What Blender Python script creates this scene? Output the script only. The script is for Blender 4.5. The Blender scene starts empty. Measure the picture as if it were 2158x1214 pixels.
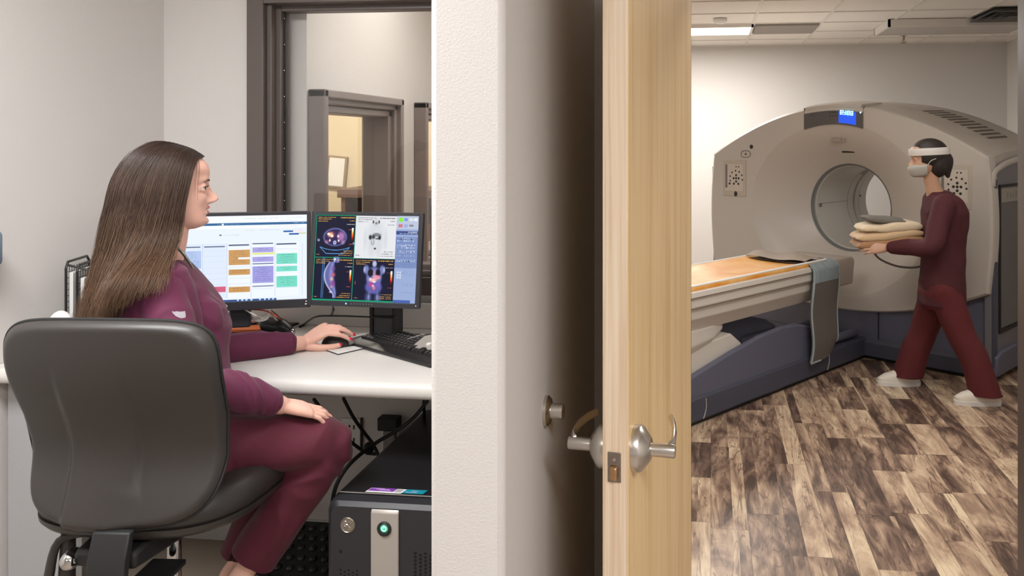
import bpy, bmesh, math, random
import numpy as np
from mathutils import Vector, Matrix, noise
random.seed(7); np.random.seed(7)
PI = math.pi
SC = bpy.context.scene
COL = SC.collection

# ------------------------------------------------------------------ camera, world, light, exposure
YAW = math.atan(212/1750.0)
CY, SY = math.cos(YAW), math.sin(YAW)
CAMZ, FPX, CX, HY = 1.6, 1750.0, 1286.0, 295.0
cam_d = bpy.data.cameras.new('camera'); cam = bpy.data.objects.new('camera', cam_d); COL.objects.link(cam)
cam.location = (0, 0, CAMZ); cam.rotation_euler = (PI/2, 0, YAW)
cam_d.sensor_width = 36; cam_d.lens = 36*FPX/2158
cam_d.shift_x = (1079-CX)/2158; cam_d.shift_y = -(607-HY)/2158
cam_d.clip_start = 0.05; cam_d.clip_end = 60
SC.camera = cam
wd = bpy.data.worlds.new('world'); SC.world = wd; wd.use_nodes = True
wd.node_tree.nodes['Background'].inputs[0].default_value = (0.9, 0.93, 1, 1)
wd.node_tree.nodes['Background'].inputs[1].default_value = 0.2
SC.view_settings.view_transform = 'Standard'; SC.view_settings.look = 'None'
SC.view_settings.exposure = 0.0; SC.view_settings.gamma = 1; SC.view_settings.use_curve_mapping = False
SC.cycles.max_bounces = 8; SC.cycles.diffuse_bounces = 5; SC.cycles.glossy_bounces = 4
SC.cycles.transparent_max_bounces = 12
SC.cycles.use_denoising = True
SC.cycles.sample_clamp_indirect = 6

def ceiling_lamp(x, y, z, w, d, watts, col, name='ceiling light', rot=0):
    l = bpy.data.lights.new(name, 'AREA'); l.shape = 'RECTANGLE'; l.size = w; l.size_y = d
    l.energy = watts; l.color = col
    o = bpy.data.objects.new(name, l); COL.objects.link(o); o.location = (x, y, z); o.rotation_euler = (0, 0, rot)
    return o
ROOMC = (0.985, 0.99, 1.0); SCANC = (1.0, 0.965, 0.925)
ADDED_CONTROL_LAMPS = [(-1.45, 1.15, 1.2, .6, 60), (0.95, -0.35, 1.2, .6, 76), (-1.4, -1.0, 1.2, .6, 10)]  # all unseen, added and placed to light the control area
SCAN_LAMPS = [(-.22, 7.83, 1.18, .58, 90), (.98, 4.77, .58, .58, 4), (-.82, 3.9, 1.18, .58, 16), (1.3, 3.5, 1.18, .58, 25)]  # only the first is visible; the rest are added to brighten wall and floor
for (x, y, w, d, p) in ADDED_CONTROL_LAMPS: ceiling_lamp(x, y, 2.60, w, d, p, ROOMC)
for (x, y, w, d, p) in SCAN_LAMPS: ceiling_lamp(x, y, 2.60, w, d, p, SCANC)

# ------------------------------------------------------------------ helpers
def W(px, py, zc):
    u = (px-CX)/FPX; v = (HY-py)/FPX
    x = u*zc
    return Vector((x*CY-zc*SY, x*SY+zc*CY, CAMZ+v*zc))
def WZ(px, py, z):            # point at a known height
    return W(px, py, (CAMZ-z)*FPX/(py-HY))
def camdir(deg):              # horizontal direction, degrees right of the camera's axis
    a = math.radians(deg); x, y = math.sin(a), math.cos(a)
    return Vector((x*CY-y*SY, x*SY+y*CY, 0))
def camvec(x, y): return Vector((x*CY-y*SY, x*SY+y*CY, 0))
def lin(c):
    r = []
    for v in c:
        v /= 255.0
        r.append(v/12.92 if v <= .04045 else ((v+.055)/1.055)**2.4)
    return tuple(r)+(1,)
def frame(o, x, y, z):
    M = Matrix.Identity(4)
    for i, a in enumerate((x, y, z)):
        for k in range(3): M[k][i] = a[k]
    for k in range(3): M[k][3] = o[k]
    return M

def mat(name, col, rough=.5, metal=0, bump=None, var=None, spec=.5, emit=None, coat=0, sheen=0, alpha=None):
    """bump=(scale,strength,distance,detail) var=(scale,amount)"""
    m = bpy.data.materials.new(name); m.use_nodes = True
    nt = m.node_tree; N = nt.nodes; L = nt.links; b = N['Principled BSDF']
    b.inputs['Base Color'].default_value = lin(col); b.inputs['Roughness'].default_value = rough
    b.inputs['Metallic'].default_value = metal; b.inputs['Specular IOR Level'].default_value = spec
    b.inputs['Coat Weight'].default_value = coat; b.inputs['Sheen Weight'].default_value = sheen
    b.inputs['Coat Roughness'].default_value = .2
    geo = N.new('ShaderNodeNewGeometry')
    if bump:
        n = N.new('ShaderNodeTexNoise'); n.inputs['Scale'].default_value = bump[0]
        n.inputs['Detail'].default_value = bump[3] if len(bump) > 3 else 3
        L.new(geo.outputs['Position'], n.inputs['Vector'])
        bp = N.new('ShaderNodeBump'); bp.inputs['Strength'].default_value = bump[1]; bp.inputs['Distance'].default_value = bump[2]
        L.new(n.outputs['Fac'], bp.inputs['Height']); L.new(bp.outputs[0], b.inputs['Normal'])
    if var:
        n = N.new('ShaderNodeTexNoise'); n.inputs['Scale'].default_value = var[0]; n.inputs['Detail'].default_value = 4
        L.new(geo.outputs['Position'], n.inputs['Vector'])
        mx = N.new('ShaderNodeMix'); mx.data_type = 'RGBA'
        c = lin(col)
        mx.inputs[6].default_value = tuple(max(0, v*(1-var[1])) for v in c[:3])+(1,)
        mx.inputs[7].default_value = tuple(min(1, v*(1+var[1])) for v in c[:3])+(1,)
        L.new(n.outputs['Fac'], mx.inputs[0]); L.new(mx.outputs[2], b.inputs['Base Color'])
    if emit:
        b.inputs['Emission Color'].default_value = lin(emit[0]); b.inputs['Emission Strength'].default_value = emit[1]
    return m
def attr_mat(name, attr='Col', rough=.5, emit=None, bump=None, aniso=0, spec=.5):
    if emit: spec = .12
    m = bpy.data.materials.new(name); m.use_nodes = True
    nt = m.node_tree; b = nt.nodes['Principled BSDF']
    a = nt.nodes.new('ShaderNodeVertexColor'); a.layer_name = attr
    b.inputs['Roughness'].default_value = rough; b.inputs['Specular IOR Level'].default_value = spec
    if emit:
        b.inputs['Base Color'].default_value = (.01, .01, .01, 1)
        nt.links.new(a.outputs[0], b.inputs['Emission Color']); b.inputs['Emission Strength'].default_value = emit
    else:
        nt.links.new(a.outputs[0], b.inputs['Base Color'])
    if aniso: b.inputs['Anisotropic'].default_value = aniso
    return m

class MB:
    def __init__(s, M=None):
        s.v = []; s.f = []; s.M = M or Matrix.Identity(4)
    def add(s, vs, fs, M=None):
        o = len(s.v); T = s.M if M is None else s.M @ M
        s.v += [tuple(T @ Vector(p)) for p in vs]
        s.f += [tuple(i+o for i in f) for f in fs]
        return s
    def box(s, x0, x1, y0, y1, z0, z1, M=None):
        vs = [(x, y, z) for z in (z0, z1) for y in (y0, y1) for x in (x0, x1)]
        return s.add(vs, [(0, 2, 3, 1), (4, 5, 7, 6), (0, 1, 5, 4), (2, 6, 7, 3), (0, 4, 6, 2), (1, 3, 7, 5)], M)
    def prism(s, poly, a0, a1, axis='y', M=None):
        """poly in the two remaining axes, extruded a0..a1 along axis"""
        n = len(poly)
        def P(p, a):
            return {'x': (a, p[0], p[1]), 'y': (p[0], a, p[1]), 'z': (p[0], p[1], a)}[axis]
        vs = [P(p, a0) for p in poly]+[P(p, a1) for p in poly]
        fs = [tuple(range(n)), tuple(range(2*n-1, n-1, -1))]+[(i, i+n, (i+1) % n+n, (i+1) % n) for i in range(n)]
        return s.add(vs, fs, M)
    def loft(s, rings, cap=True, closed=True, M=None):
        n = len(rings[0]); vs = [p for r in rings for p in r]; fs = []
        for j in range(len(rings)-1):
            for i in range(n if closed else n-1):
                a = j*n+i; b = j*n+(i+1) % n
                fs.append((a, b, b+n, a+n))
        if cap:
            fs.append(tuple(range(n-1, -1, -1))); fs.append(tuple((len(rings)-1)*n+i for i in range(n)))
        return s.add(vs, fs, M)
    def cyl(s, p0, p1, r0, r1=None, n=24, M=None):
        r1 = r0 if r1 is None else r1
        p0, p1 = Vector(p0), Vector(p1); d = (p1-p0).normalized()
        u = d.orthogonal().normalized(); w = d.cross(u)
        R = [[p+(u*math.cos(2*PI*i/n)+w*math.sin(2*PI*i/n))*r for i in range(n)] for p, r in ((p0, r0), (p1, r1))]
        return s.loft(R, M=M)
    def lathe(s, prof, o=(0, 0, 0), ax=(0, 0, 1), n=32, M=None):
        o = Vector(o); d = Vector(ax).normalized(); u = d.orthogonal().normalized(); w = d.cross(u)
        R = [[o+d*h+(u*math.cos(2*PI*i/n)+w*math.sin(2*PI*i/n))*max(r, 1e-4) for i in range(n)] for r, h in prof]
        return s.loft(R, M=M)
    def grid(s, fn, nu, nv, M=None, wrap=False):
        vs = [fn(i/(nu-1) if not wrap else i/nu, j/(nv-1)) for j in range(nv) for i in range(nu)]
        fs = [(j*nu+i, j*nu+(i+1) % nu, (j+1)*nu+(i+1) % nu, (j+1)*nu+i) for j in range(nv-1) for i in range(nu if wrap else nu-1)]
        return s.add(vs, fs, M)
    def limb(s, pts, rad, n=16, sub=5, flat=None, nrm=None, M=None, smoothpath=True):
        P = [Vector(p) for p in pts]; R = list(rad)
        if smoothpath and len(P) > 2:
            Q, S = [], []
            for i in range(len(P)-1):
                a, b, c, d = P[max(i-1, 0)], P[i], P[i+1], P[min(i+2, len(P)-1)]
                for k in range(sub):
                    t = k/sub
                    Q.append(.5*((2*b)+(c-a)*t+(2*a-5*b+4*c-d)*t*t+(3*b-a-3*c+d)*t**3))
                    S.append(R[i]+(R[i+1]-R[i])*(t*t*(3-2*t)))
            Q.append(P[-1]); S.append(R[-1]); P, R = Q, S
        d0 = (P[1]-P[0]).normalized()
        u = Vector(nrm) if nrm is not None else d0.orthogonal()
        rings = []
        m = len(P)
        for i in range(m):
            d = (P[min(i+1, m-1)]-P[max(i-1, 0)]).normalized()
            u = (u-d*u.dot(d)).normalized(); w = d.cross(u)
            fl = flat if flat else 1
            def ring(c, r): return [c+(u*fl*math.cos(2*PI*k/n)+w*math.sin(2*PI*k/n))*r for k in range(n)]
            if i == 0:
                for a in (80, 55, 28): rings.append(ring(P[i]-d*R[i]*math.sin(math.radians(a))*min(fl, 1), R[i]*math.cos(math.radians(a))))
            rings.append(ring(P[i], R[i]))
            if i == m-1:
                for a in (28, 55, 80): rings.append(ring(P[i]+d*R[i]*math.sin(math.radians(a))*min(fl, 1), R[i]*math.cos(math.radians(a))))
        return s.loft(rings, M=M)
    def ellipsoid(s, c, ax, ay, az, n=24, m=16, M=None):
        c, ax, ay, az = map(Vector, (c, ax, ay, az))
        R = []
        for j in range(m+1):
            ph = -PI/2+PI*(j if 0 < j < m else (j+.05 if j == 0 else j-.05))/m
            R.append([c+az*math.sin(ph)+(ax*math.cos(2*PI*i/n)+ay*math.sin(2*PI*i/n))*math.cos(ph) for i in range(n)])
        return s.loft(R, M=M)
    def rings(s, lst, n=40, M=None):
        """lst of (centre, a-vector, b-vector, exponent)"""
        out = []
        for c, a, b, e in lst:
            c, a, b = Vector(c), Vector(a), Vector(b); r = []
            for i in range(n):
                t = 2*PI*i/n; ct, st = math.cos(t), math.sin(t)
                r.append(c+a*math.copysign(abs(ct)**(2/e), ct)+b*math.copysign(abs(st)**(2/e), st))
            out.append(r)
        return s.loft(out, M=M)
    def build(s, name, m, parent=None, smooth=True, bevel=0, segs=2, sub=0, angle=40):
        off = root_loc(parent)
        me = bpy.data.meshes.new(name)
        me.from_pydata([(a-off[0], b-off[1], c-off[2]) for a, b, c in s.v], [], s.f)
        bm = bmesh.new(); bm.from_mesh(me); bmesh.ops.recalc_face_normals(bm, faces=bm.faces); bm.to_mesh(me); bm.free()
        return finish(name, me, m, parent, smooth, bevel, segs, sub, angle)
def root_loc(p):
    while p is not None and p.parent is not None: p = p.parent
    return p.location.copy() if p is not None else Vector((0, 0, 0))
def finish(name, me, m, parent=None, smooth=True, bevel=0, segs=2, sub=0, angle=40):
    o = bpy.data.objects.new(name, me); COL.objects.link(o); o.parent = parent
    if m is not None: me.materials.append(m)
    if smooth:
        me.polygons.foreach_set('use_smooth', [True]*len(me.polygons))
        try: me.set_sharp_from_angle(angle=math.radians(angle))
        except Exception: pass
    if bevel:
        b = o.modifiers.new('bevel', 'BEVEL'); b.width = bevel; b.segments = segs; b.limit_method = 'ANGLE'; b.angle_limit = math.radians(35)
        b.harden_normals = False
    if sub:
        b = o.modifiers.new('sub', 'SUBSURF'); b.levels = sub; b.render_levels = sub
    return o
def thing(name, label, cat, loc, group=None):
    o = bpy.data.objects.new(name, None); COL.objects.link(o); o.location = loc
    o.empty_display_size = .1
    return tag(o, label, cat, group)
def tag(o, label, cat, group=None):
    o['label'] = label; o['category'] = cat
    if group: o['group'] = group
    return o
def struct(o): o['kind'] = 'structure'; return o

def baked(name, mb, voxel, smooth_iter, m, parent, post=None, factor=.5):
    off = root_loc(parent)
    me = bpy.data.meshes.new(name)
    me.from_pydata([(a-off[0], b-off[1], c-off[2]) for a, b, c in mb.v], [], mb.f)
    bm = bmesh.new(); bm.from_mesh(me); bmesh.ops.recalc_face_normals(bm, faces=bm.faces)
    bmesh.ops.triangulate(bm, faces=[f for f in bm.faces if len(f.verts) > 4]); bm.to_mesh(me); bm.free()
    o = bpy.data.objects.new(name, me); COL.objects.link(o)
    r = o.modifiers.new('r', 'REMESH'); r.mode = 'VOXEL'; r.voxel_size = voxel
    if smooth_iter:
        k = o.modifiers.new('s', 'SMOOTH'); k.factor = factor; k.iterations = smooth_iter
    bpy.context.view_layer.update()
    dg = bpy.context.evaluated_depsgraph_get()
    nm = bpy.data.meshes.new_from_object(o.evaluated_get(dg))
    bpy.data.objects.remove(o); nm.name = name
    nm.materials.clear()
    if post:
        n = len(nm.vertices)
        co = np.empty(n*3); nm.vertices.foreach_get('co', co); co = co.reshape(-1, 3)
        no = np.empty(n*3); nm.vertex_normals.foreach_get('vector', no); no = no.reshape(-1, 3)
        co2 = post(co+np.array(off), no)-np.array(off)
        nm.vertices.foreach_set('co', co2.reshape(-1)); nm.update()
    return finish(name, nm, m, parent, True, angle=180)
def folds(amp, freq, stretch=(1, 1, 1), seed=0, ridge=True):
    def f(co, no):
        out = co.copy()
        for i in range(len(co)):
            p = Vector((co[i, 0]*stretch[0], co[i, 1]*stretch[1], co[i, 2]*stretch[2]))*freq+Vector((seed, seed*.7, 0))
            w = noise.noise(p*.5)
            v = noise.noise(p+Vector((w, w, w))*1.5)
            v = (1-abs(v)*2.2) if ridge else v
            out[i] += no[i]*amp*v*(.6+.8*noise.noise(p*.3+Vector((9, 1, 3))))
        return out
    return f
def text_mesh(name, body, size, M, m, parent, depth=.0008):
    c = bpy.data.curves.new(name, 'FONT'); c.body = body; c.size = size; c.align_x = 'CENTER'; c.align_y = 'CENTER'; c.extrude = depth
    o = bpy.data.objects.new(name, c); COL.objects.link(o)
    bpy.context.view_layer.update()
    me = bpy.data.meshes.new_from_object(o.evaluated_get(bpy.context.evaluated_depsgraph_get()))
    bpy.data.objects.remove(o); bpy.data.curves.remove(c)
    me.transform(M); off = root_loc(parent); me.transform(Matrix.Translation(-off)); me.materials.clear()
    return finish(name, me, m, parent, False)

# ------------------------------------------------------------------ materials
M_wall = mat('wall_paint', (206, 202, 199), .75, bump=(240, .2, .003, 2))
M_wall_s = mat('scan_wall_paint', (207, 204, 200), .75, bump=(150, .25, .003, 2))
M_cream = mat('cream_wall_paint', (214, 200, 170), .8)
M_ceil = mat('ceiling_tile', (236, 232, 226), .9, bump=(400, .3, .002))
M_grid = mat('grid_white', (222, 218, 212), .5)
M_base = mat('baseboard_white', (205, 204, 202), .5)
M_bronze = mat('bronze_paint', (92, 82, 78), .42, bump=(500, .05, .001))
M_bronze2 = mat('bronze_paint_light', (118, 107, 101), .4)
M_desk = mat('laminate', (216, 213, 208), .38, bump=(300, .04, .001), var=(60, .03))
M_black = mat('black_plastic', (34, 33, 34), .38)
M_blackm = mat('black_matte', (26, 26, 27), .6)
M_mon = mat('monitor_housing', (52, 52, 57), .4)
M_key = mat('key_black', (38, 37, 38), .45)
M_chair = mat('chair_shell', (47, 43, 41), .42, bump=(900, .25, .0008, 2), coat=.1)
M_seat = mat('chair_vinyl', (44, 40, 38), .45, bump=(700, .2, .0008, 2))
M_steel = mat('satin_steel', (205, 200, 194), .27, 1)
M_steeld = mat('worn_steel', (150, 142, 135), .4, 1, var=(300, .3))
M_chrome = mat('chrome', (200, 200, 200), .12, 1)
M_silver = mat('silver_plastic', (176, 170, 164), .38, .3)
M_grayp = mat('gray_plastic', (110, 108, 108), .5)
M_white = mat('white_plastic', (225, 224, 222), .4)
M_paper = mat('paper', (228, 228, 226), .7)
M_gantry = mat('gantry_cover', (184, 178, 171), .42, coat=.15)
M_gantry2 = mat('gantry_bore', (200, 198, 192), .3, coat=.2)
M_blue = mat('blue_gray_plastic', (92, 94, 112), .45)
M_blued = mat('dark_blue_gray', (70, 72, 86), .5)
M_panel = mat('side_panel', (112, 111, 118), .45)
M_bed = mat('bed_cover_white', (208, 202, 194), .38)
M_pad = mat('pad_gray', (104, 98, 94), .75, bump=(300, .3, .002))
M_padb = mat('pad_edging', (150, 164, 168), .7)
M_padcloth = mat('pad_pleats', (128, 140, 144), .7)
M_scrub = mat('scrub_top', (90, 25, 58), .8, bump=(900, .12, .0006), sheen=.08)
M_scrubp = mat('scrub_trousers', (80, 11, 35), .8, bump=(900, .12, .0006), sheen=.08)
M_red1 = mat('dark_red_top', (72, 26, 34), .85)
M_red2 = mat('dark_red_trousers', (88, 28, 32), .85)
M_nail = mat('nail_red', (220, 24, 60), .2, coat=.6)
M_shoe = mat('shoe_white', (222, 216, 206), .55)
M_eye = mat('eye_white', (220, 214, 210), .2)
M_iris = mat('eye_iris', (48, 32, 24), .15)
M_hair2 = mat('dark_hair', (38, 30, 28), .5, bump=(120, .6, .004))
M_brow = mat('brow', (62, 42, 36), .7)

def skin_mat(name, col, lips=None):
    m = mat(name, col, .48, var=(18, .05), bump=(500, .08, .0005)); b = m.node_tree.nodes['Principled BSDF']
    b.inputs['Subsurface Weight'].default_value = .12; b.inputs['Subsurface Radius'].default_value = (.02, .008, .005)
    b.inputs['Subsurface Scale'].default_value = .3
    return m
M_skin = skin_mat('skin', (226, 178, 160))
M_skin2 = skin_mat('skin_tan', (190, 150, 125))
M_lip = mat('lip', (190, 112, 110), .4)

def wood_mat(name, c1, c2, c3, edge=False):
    m = bpy.data.materials.new(name); m.use_nodes = True; nt = m.node_tree; N = nt.nodes; L = nt.links; b = N['Principled BSDF']
    g = N.new('ShaderNodeNewGeometry'); mp = N.new('ShaderNodeMapping'); mp.inputs['Scale'].default_value = (90, 90, 1.2)
    L.new(g.outputs['Position'], mp.inputs[0])
    n = N.new('ShaderNodeTexNoise'); n.inputs['Scale'].default_value = 1.6; n.inputs['Detail'].default_value = 5; n.inputs['Roughness'].default_value = .6
    L.new(mp.outputs[0], n.inputs['Vector'])
    mp2 = N.new('ShaderNodeMapping'); mp2.inputs['Scale'].default_value = (14, 14, .5); L.new(g.outputs['Position'], mp2.inputs[0])
    n2 = N.new('ShaderNodeTexNoise'); n2.inputs['Scale'].default_value = 1.3; n2.inputs['Detail'].default_value = 2; L.new(mp2.outputs[0], n2.inputs['Vector'])
    ad = N.new('ShaderNodeMath'); ad.operation = 'MULTIPLY_ADD'; ad.inputs[1].default_value = .5
    L.new(n2.outputs['Fac'], ad.inputs[0]); L.new(n.outputs['Fac'], ad.inputs[2])
    r = N.new('ShaderNodeValToRGB'); r.color_ramp.elements[0].position = .5; r.color_ramp.elements[1].position = 1.0
    r.color_ramp.elements[0].color = lin(c1); r.color_ramp.elements[1].color = lin(c3); e = r.color_ramp.elements.new(.72); e.color = lin(c2)
    L.new(ad.outputs[0], r.inputs[0]); L.new(r.outputs[0], b.inputs['Base Color'])
    b.inputs['Roughness'].default_value = .42
    bp = N.new('ShaderNodeBump'); bp.inputs['Strength'].default_value = .12; bp.inputs['Distance'].default_value = .001
    L.new(n.outputs['Fac'], bp.inputs['Height']); L.new(bp.outputs[0], b.inputs['Normal'])
    return m
M_door = wood_mat('door_veneer', (205, 170, 118), (228, 196, 146), (238, 213, 170))
M_dooredge = wood_mat('door_edge', (205, 178, 148), (226, 204, 178), (236, 220, 200))

def plank_mat():
    m = bpy.data.materials.new('wood_look_planks'); m.use_nodes = True; nt = m.node_tree; N = nt.nodes; L = nt.links; b = N['Principled BSDF']
    g = N.new('ShaderNodeNewGeometry'); sp = N.new('ShaderNodeSeparateXYZ'); L.new(g.outputs['Position'], sp.inputs[0])
    def mth(op, a, bb=None, c=None):
        n = N.new('ShaderNodeMath'); n.operation = op
        for i, v in enumerate((a, bb, c)):
            if v is None: continue
            if isinstance(v, (int, float)): n.inputs[i].default_value = v
            else: L.new(v, n.inputs[i])
        return n.outputs[0]
    def comb(x, y, z=0):
        c = N.new('ShaderNodeCombineXYZ')
        for i, v in enumerate((x, y, z)):
            if isinstance(v, (int, float)): c.inputs[i].default_value = v
            else: L.new(v, c.inputs[i])
        return c.outputs[0]
    xs = mth('DIVIDE', sp.outputs[0], .155); xi = mth('FLOOR', xs)
    wn = N.new('ShaderNodeTexWhiteNoise'); wn.noise_dimensions = '1D'; L.new(xi, wn.inputs['W'])
    ys = mth('ADD', mth('DIVIDE', sp.outputs[1], .92), mth('MULTIPLY', wn.outputs['Value'], 7.3)); yi = mth('FLOOR', ys)
    # each plank prints two or three boards side by side, cut at differing lengths
    w2 = N.new('ShaderNodeTexWhiteNoise'); w2.noise_dimensions = '2D'; L.new(comb(xi, yi), w2.inputs['Vector'])
    xf = mth('FRACT', xs); half = mth('GREATER_THAN', xf, mth('MULTIPLY_ADD', w2.outputs['Value'], .7, .3))
    yy = mth('FLOOR', mth('MULTIPLY', mth('FRACT', ys), 2.0))
    ysub = mth('MULTIPLY', yy, mth('GREATER_THAN', w2.outputs['Value'], .45))
    idv = comb(mth('ADD', xi, mth('MULTIPLY', half, .37)), mth('ADD', yi, mth('MULTIPLY', ysub, .31)))
    w3 = N.new('ShaderNodeTexWhiteNoise'); w3.noise_dimensions = '2D'; L.new(idv, w3.inputs['Vector'])
    off = N.new('ShaderNodeVectorMath'); off.operation = 'SCALE'; L.new(w3.outputs['Color'], off.inputs[0]); off.inputs['Scale'].default_value = 37
    pos = N.new('ShaderNodeVectorMath'); pos.operation = 'ADD'; L.new(g.outputs['Position'], pos.inputs[0]); L.new(off.outputs[0], pos.inputs[1])
    def nz(sx, sy, det, dist, rough=.55):
        mp = N.new('ShaderNodeMapping'); mp.inputs['Scale'].default_value = (sx, sy, 1); L.new(pos.outputs[0], mp.inputs[0])
        n = N.new('ShaderNodeTexNoise'); n.inputs['Scale'].default_value = 1; n.inputs['Detail'].default_value = det
        n.inputs['Distortion'].default_value = dist; n.inputs['Roughness'].default_value = rough
        L.new(mp.outputs[0], n.inputs['Vector']); return n.outputs['Fac']
    big = nz(8, 1.9, 5, 1.2, .58); fine = nz(60, 5, 5, .8); med = nz(15, 3.2, 5, 1.6)
    v = mth('ADD', mth('MULTIPLY', big, 1.0), mth('MULTIPLY', mth('SUBTRACT', w3.outputs['Value'], .5), .30))
    v = mth('ADD', v, mth('MULTIPLY', mth('SUBTRACT', fine, .5), .14))
    v = mth('ADD', v, mth('MULTIPLY', mth('SUBTRACT', med, .5), .45))
    r = N.new('ShaderNodeValToRGB'); el = r.color_ramp.elements
    el[0].position = .28; el[0].color = lin((78, 62, 54)); el[1].position = .78; el[1].color = lin((222, 202, 172))
    for p, c in ((.38, (112, 90, 78)), (.47, (146, 122, 104)), (.55, (172, 146, 124)), (.65, (198, 174, 148))):
        e = el.new(p); e.color = lin(c)
    L.new(v, r.inputs[0])
    vein = mth('ABSOLUTE', mth('SUBTRACT', nz(9, 1.1, 3, 1.2), .5))
    vm = mth('MULTIPLY', mth('LESS_THAN', vein, .009), .5)
    mx = N.new('ShaderNodeMix'); mx.data_type = 'RGBA'; L.new(vm, mx.inputs[0]); L.new(r.outputs[0], mx.inputs[6]); mx.inputs[7].default_value = lin((62, 46, 38))
    e1 = mth('LESS_THAN', mth('ABSOLUTE', mth('SUBTRACT', xf, .5)), .49)
    yf = mth('FRACT', ys); e2 = mth('LESS_THAN', mth('ABSOLUTE', mth('SUBTRACT', yf, .5)), .498)
    gap = mth('MULTIPLY', mth('SUBTRACT', 1.0, mth('MULTIPLY', e1, e2)), .45)
    mx2 = N.new('ShaderNodeMix'); mx2.data_type = 'RGBA'; L.new(gap, mx2.inputs[0]); L.new(mx.outputs[2], mx2.inputs[6]); mx2.inputs[7].default_value = lin((50, 38, 32))
    L.new(mx2.outputs[2], b.inputs['Base Color'])
    b.inputs['Roughness'].default_value = .42
    return m
M_plank = plank_mat()
M_floor = mat('control_floor', (150, 136, 122), .5, var=(5, .12), bump=(100, .05, .001))
def glass_mat():
    m = bpy.data.materials.new('window_glass'); m.use_nodes = True; nt = m.node_tree; N = nt.nodes
    N.remove(N['Principled BSDF']); o = N['Material Output']
    t = N.new('ShaderNodeBsdfTransparent'); t.inputs[0].default_value = (.95, .95, .95, 1)
    gl = N.new('ShaderNodeBsdfGlossy'); gl.inputs['Roughness'].default_value = .01
    fr = N.new('ShaderNodeFresnel'); fr.inputs['IOR'].default_value = 1.6
    g_ = N.new('ShaderNodeNewGeometry'); iv = N.new('ShaderNodeMath'); iv.operation = 'SUBTRACT'; iv.inputs[0].default_value = 1; nt.links.new(g_.outputs['Backfacing'], iv.inputs[1])
    ml = N.new('ShaderNodeMath'); ml.operation = 'MULTIPLY'; nt.links.new(fr.outputs[0], ml.inputs[0]); nt.links.new(iv.outputs[0], ml.inputs[1])
    mx = N.new('ShaderNodeMixShader'); nt.links.new(ml.outputs[0], mx.inputs[0]); nt.links.new(t.outputs[0], mx.inputs[1]); nt.links.new(gl.outputs[0], mx.inputs[2])
    nt.links.new(mx.outputs[0], o.inputs[0]); return m
M_glass = glass_mat()

# ------------------------------------------------------------------ the rooms
YW = 3.12          # control room back wall (window wall)
def wbox(name, x0, x1, y0, y1, z0, z1, m, bevel=0):
    return struct(MB().box(x0, x1, y0, y1, z0, z1).build(name, m, None, smooth=bevel > 0, bevel=bevel))
# floors and ceilings
wbox('floor', -3.6, 4.2, -3.0, 2.56, -.1, 0, M_floor)
fb = MB(); fb.box(-3.6, -.42, 2.56, 3.24, -.1, 0); struct(fb.build('floor_alcove', M_floor, smooth=False))
sf = MB(); sf.box(-.42, 4.2, 2.56, 9.4, -.1, 0); sf.box(-3.6, -.42, 3.24, 9.4, -.1, 0); struct(sf.build('floor_scan_room', M_plank, smooth=False))
wbox('ceiling', -3.6, 4.2, -3.0, 2.56, 2.64, 2.74, M_ceil)
sc = MB(); sc.box(-.42, 4.2, 2.56, 9.4, 2.645, 2.74); sc.box(-3.6, -.42, 2.56, 9.4, 2.645, 2.74); struct(sc.build('ceiling_scan_room', M_ceil, smooth=False))
g = MB()
for k in range(-4, 6):
    x = .38+.6*k; g.box(x-.012, x+.012, 2.62, 9.25, 2.638, 2.646)
ys = [9.25-.5-.61*k for k in range(0, 11)]
YL = [8.75, 8.15, 7.53, 6.92, 6.3, 5.69, 5.07, 4.46, 3.85, 3.24]
for y in YL: g.box(-1.65, 3.12, y-.012, y+.012, 2.637, 2.646)
g.box(-1.65, 3.12, 9.225, 9.25, 2.635, 2.646); g.box(3.095, 3.12, 2.62, 9.25, 2.635, 2.646)
struct(g.build('trim_1', M_grid, smooth=False))

# left wall of the control room (slightly splayed) and window wall
lw = MB(); lw.prism([(-2.198, YW), (-2.31, 2.38), (-3.0, -3.0), (-3.2, -3.0), (-2.46, 2.4), (-2.34, YW+.1), (-2.198, YW+.1)], 0, 2.64, 'z')
struct(lw.build('wall_left', M_wall, smooth=False))
wx0, wx1 = None, -.42
a = W(528, 300, 3); r0 = a.x/a.y*YW        # outer edge of the window frame on the wall plane
WT = 2.209                                # top of the frame
wb = MB()
wb.box(-2.3, r0, YW, YW+.12, 0, 2.64); wb.box(r0, -.48, YW, YW+.12, WT, 2.64); wb.box(r0, -.48, YW, YW+.12, 0, 1.0)
struct(wb.build('wall_back', M_wall, smooth=False))
# stub wall running towards the camera, with rounded corner bead
st = MB(); st.box(-.487, -.354, 1.40, 3.24, 0, 2.64)
struct(st.build('wall_stub', M_wall, bevel=.012, segs=3))
# wall of the scanning room doorway
dw = MB(); dw.box(-.354, -.075, 2.52, 2.64, 0, 2.64); dw.box(.955, 4.1, 2.52, 2.64, 0, 2.64); dw.box(-.075, .955, 2.52, 2.64, 2.16, 2.64)
struct(dw.build('wall_doorway', M_wall, smooth=False))
# scanning room
wbox('wall_scan_back', -3.6, 4.2, 9.25, 9.4, 0, 2.64, M_wall_s)
wbox('wall_scan_right', 3.12, 3.25, 2.6, 9.3, 0, 2.64, M_wall_s)
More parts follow.
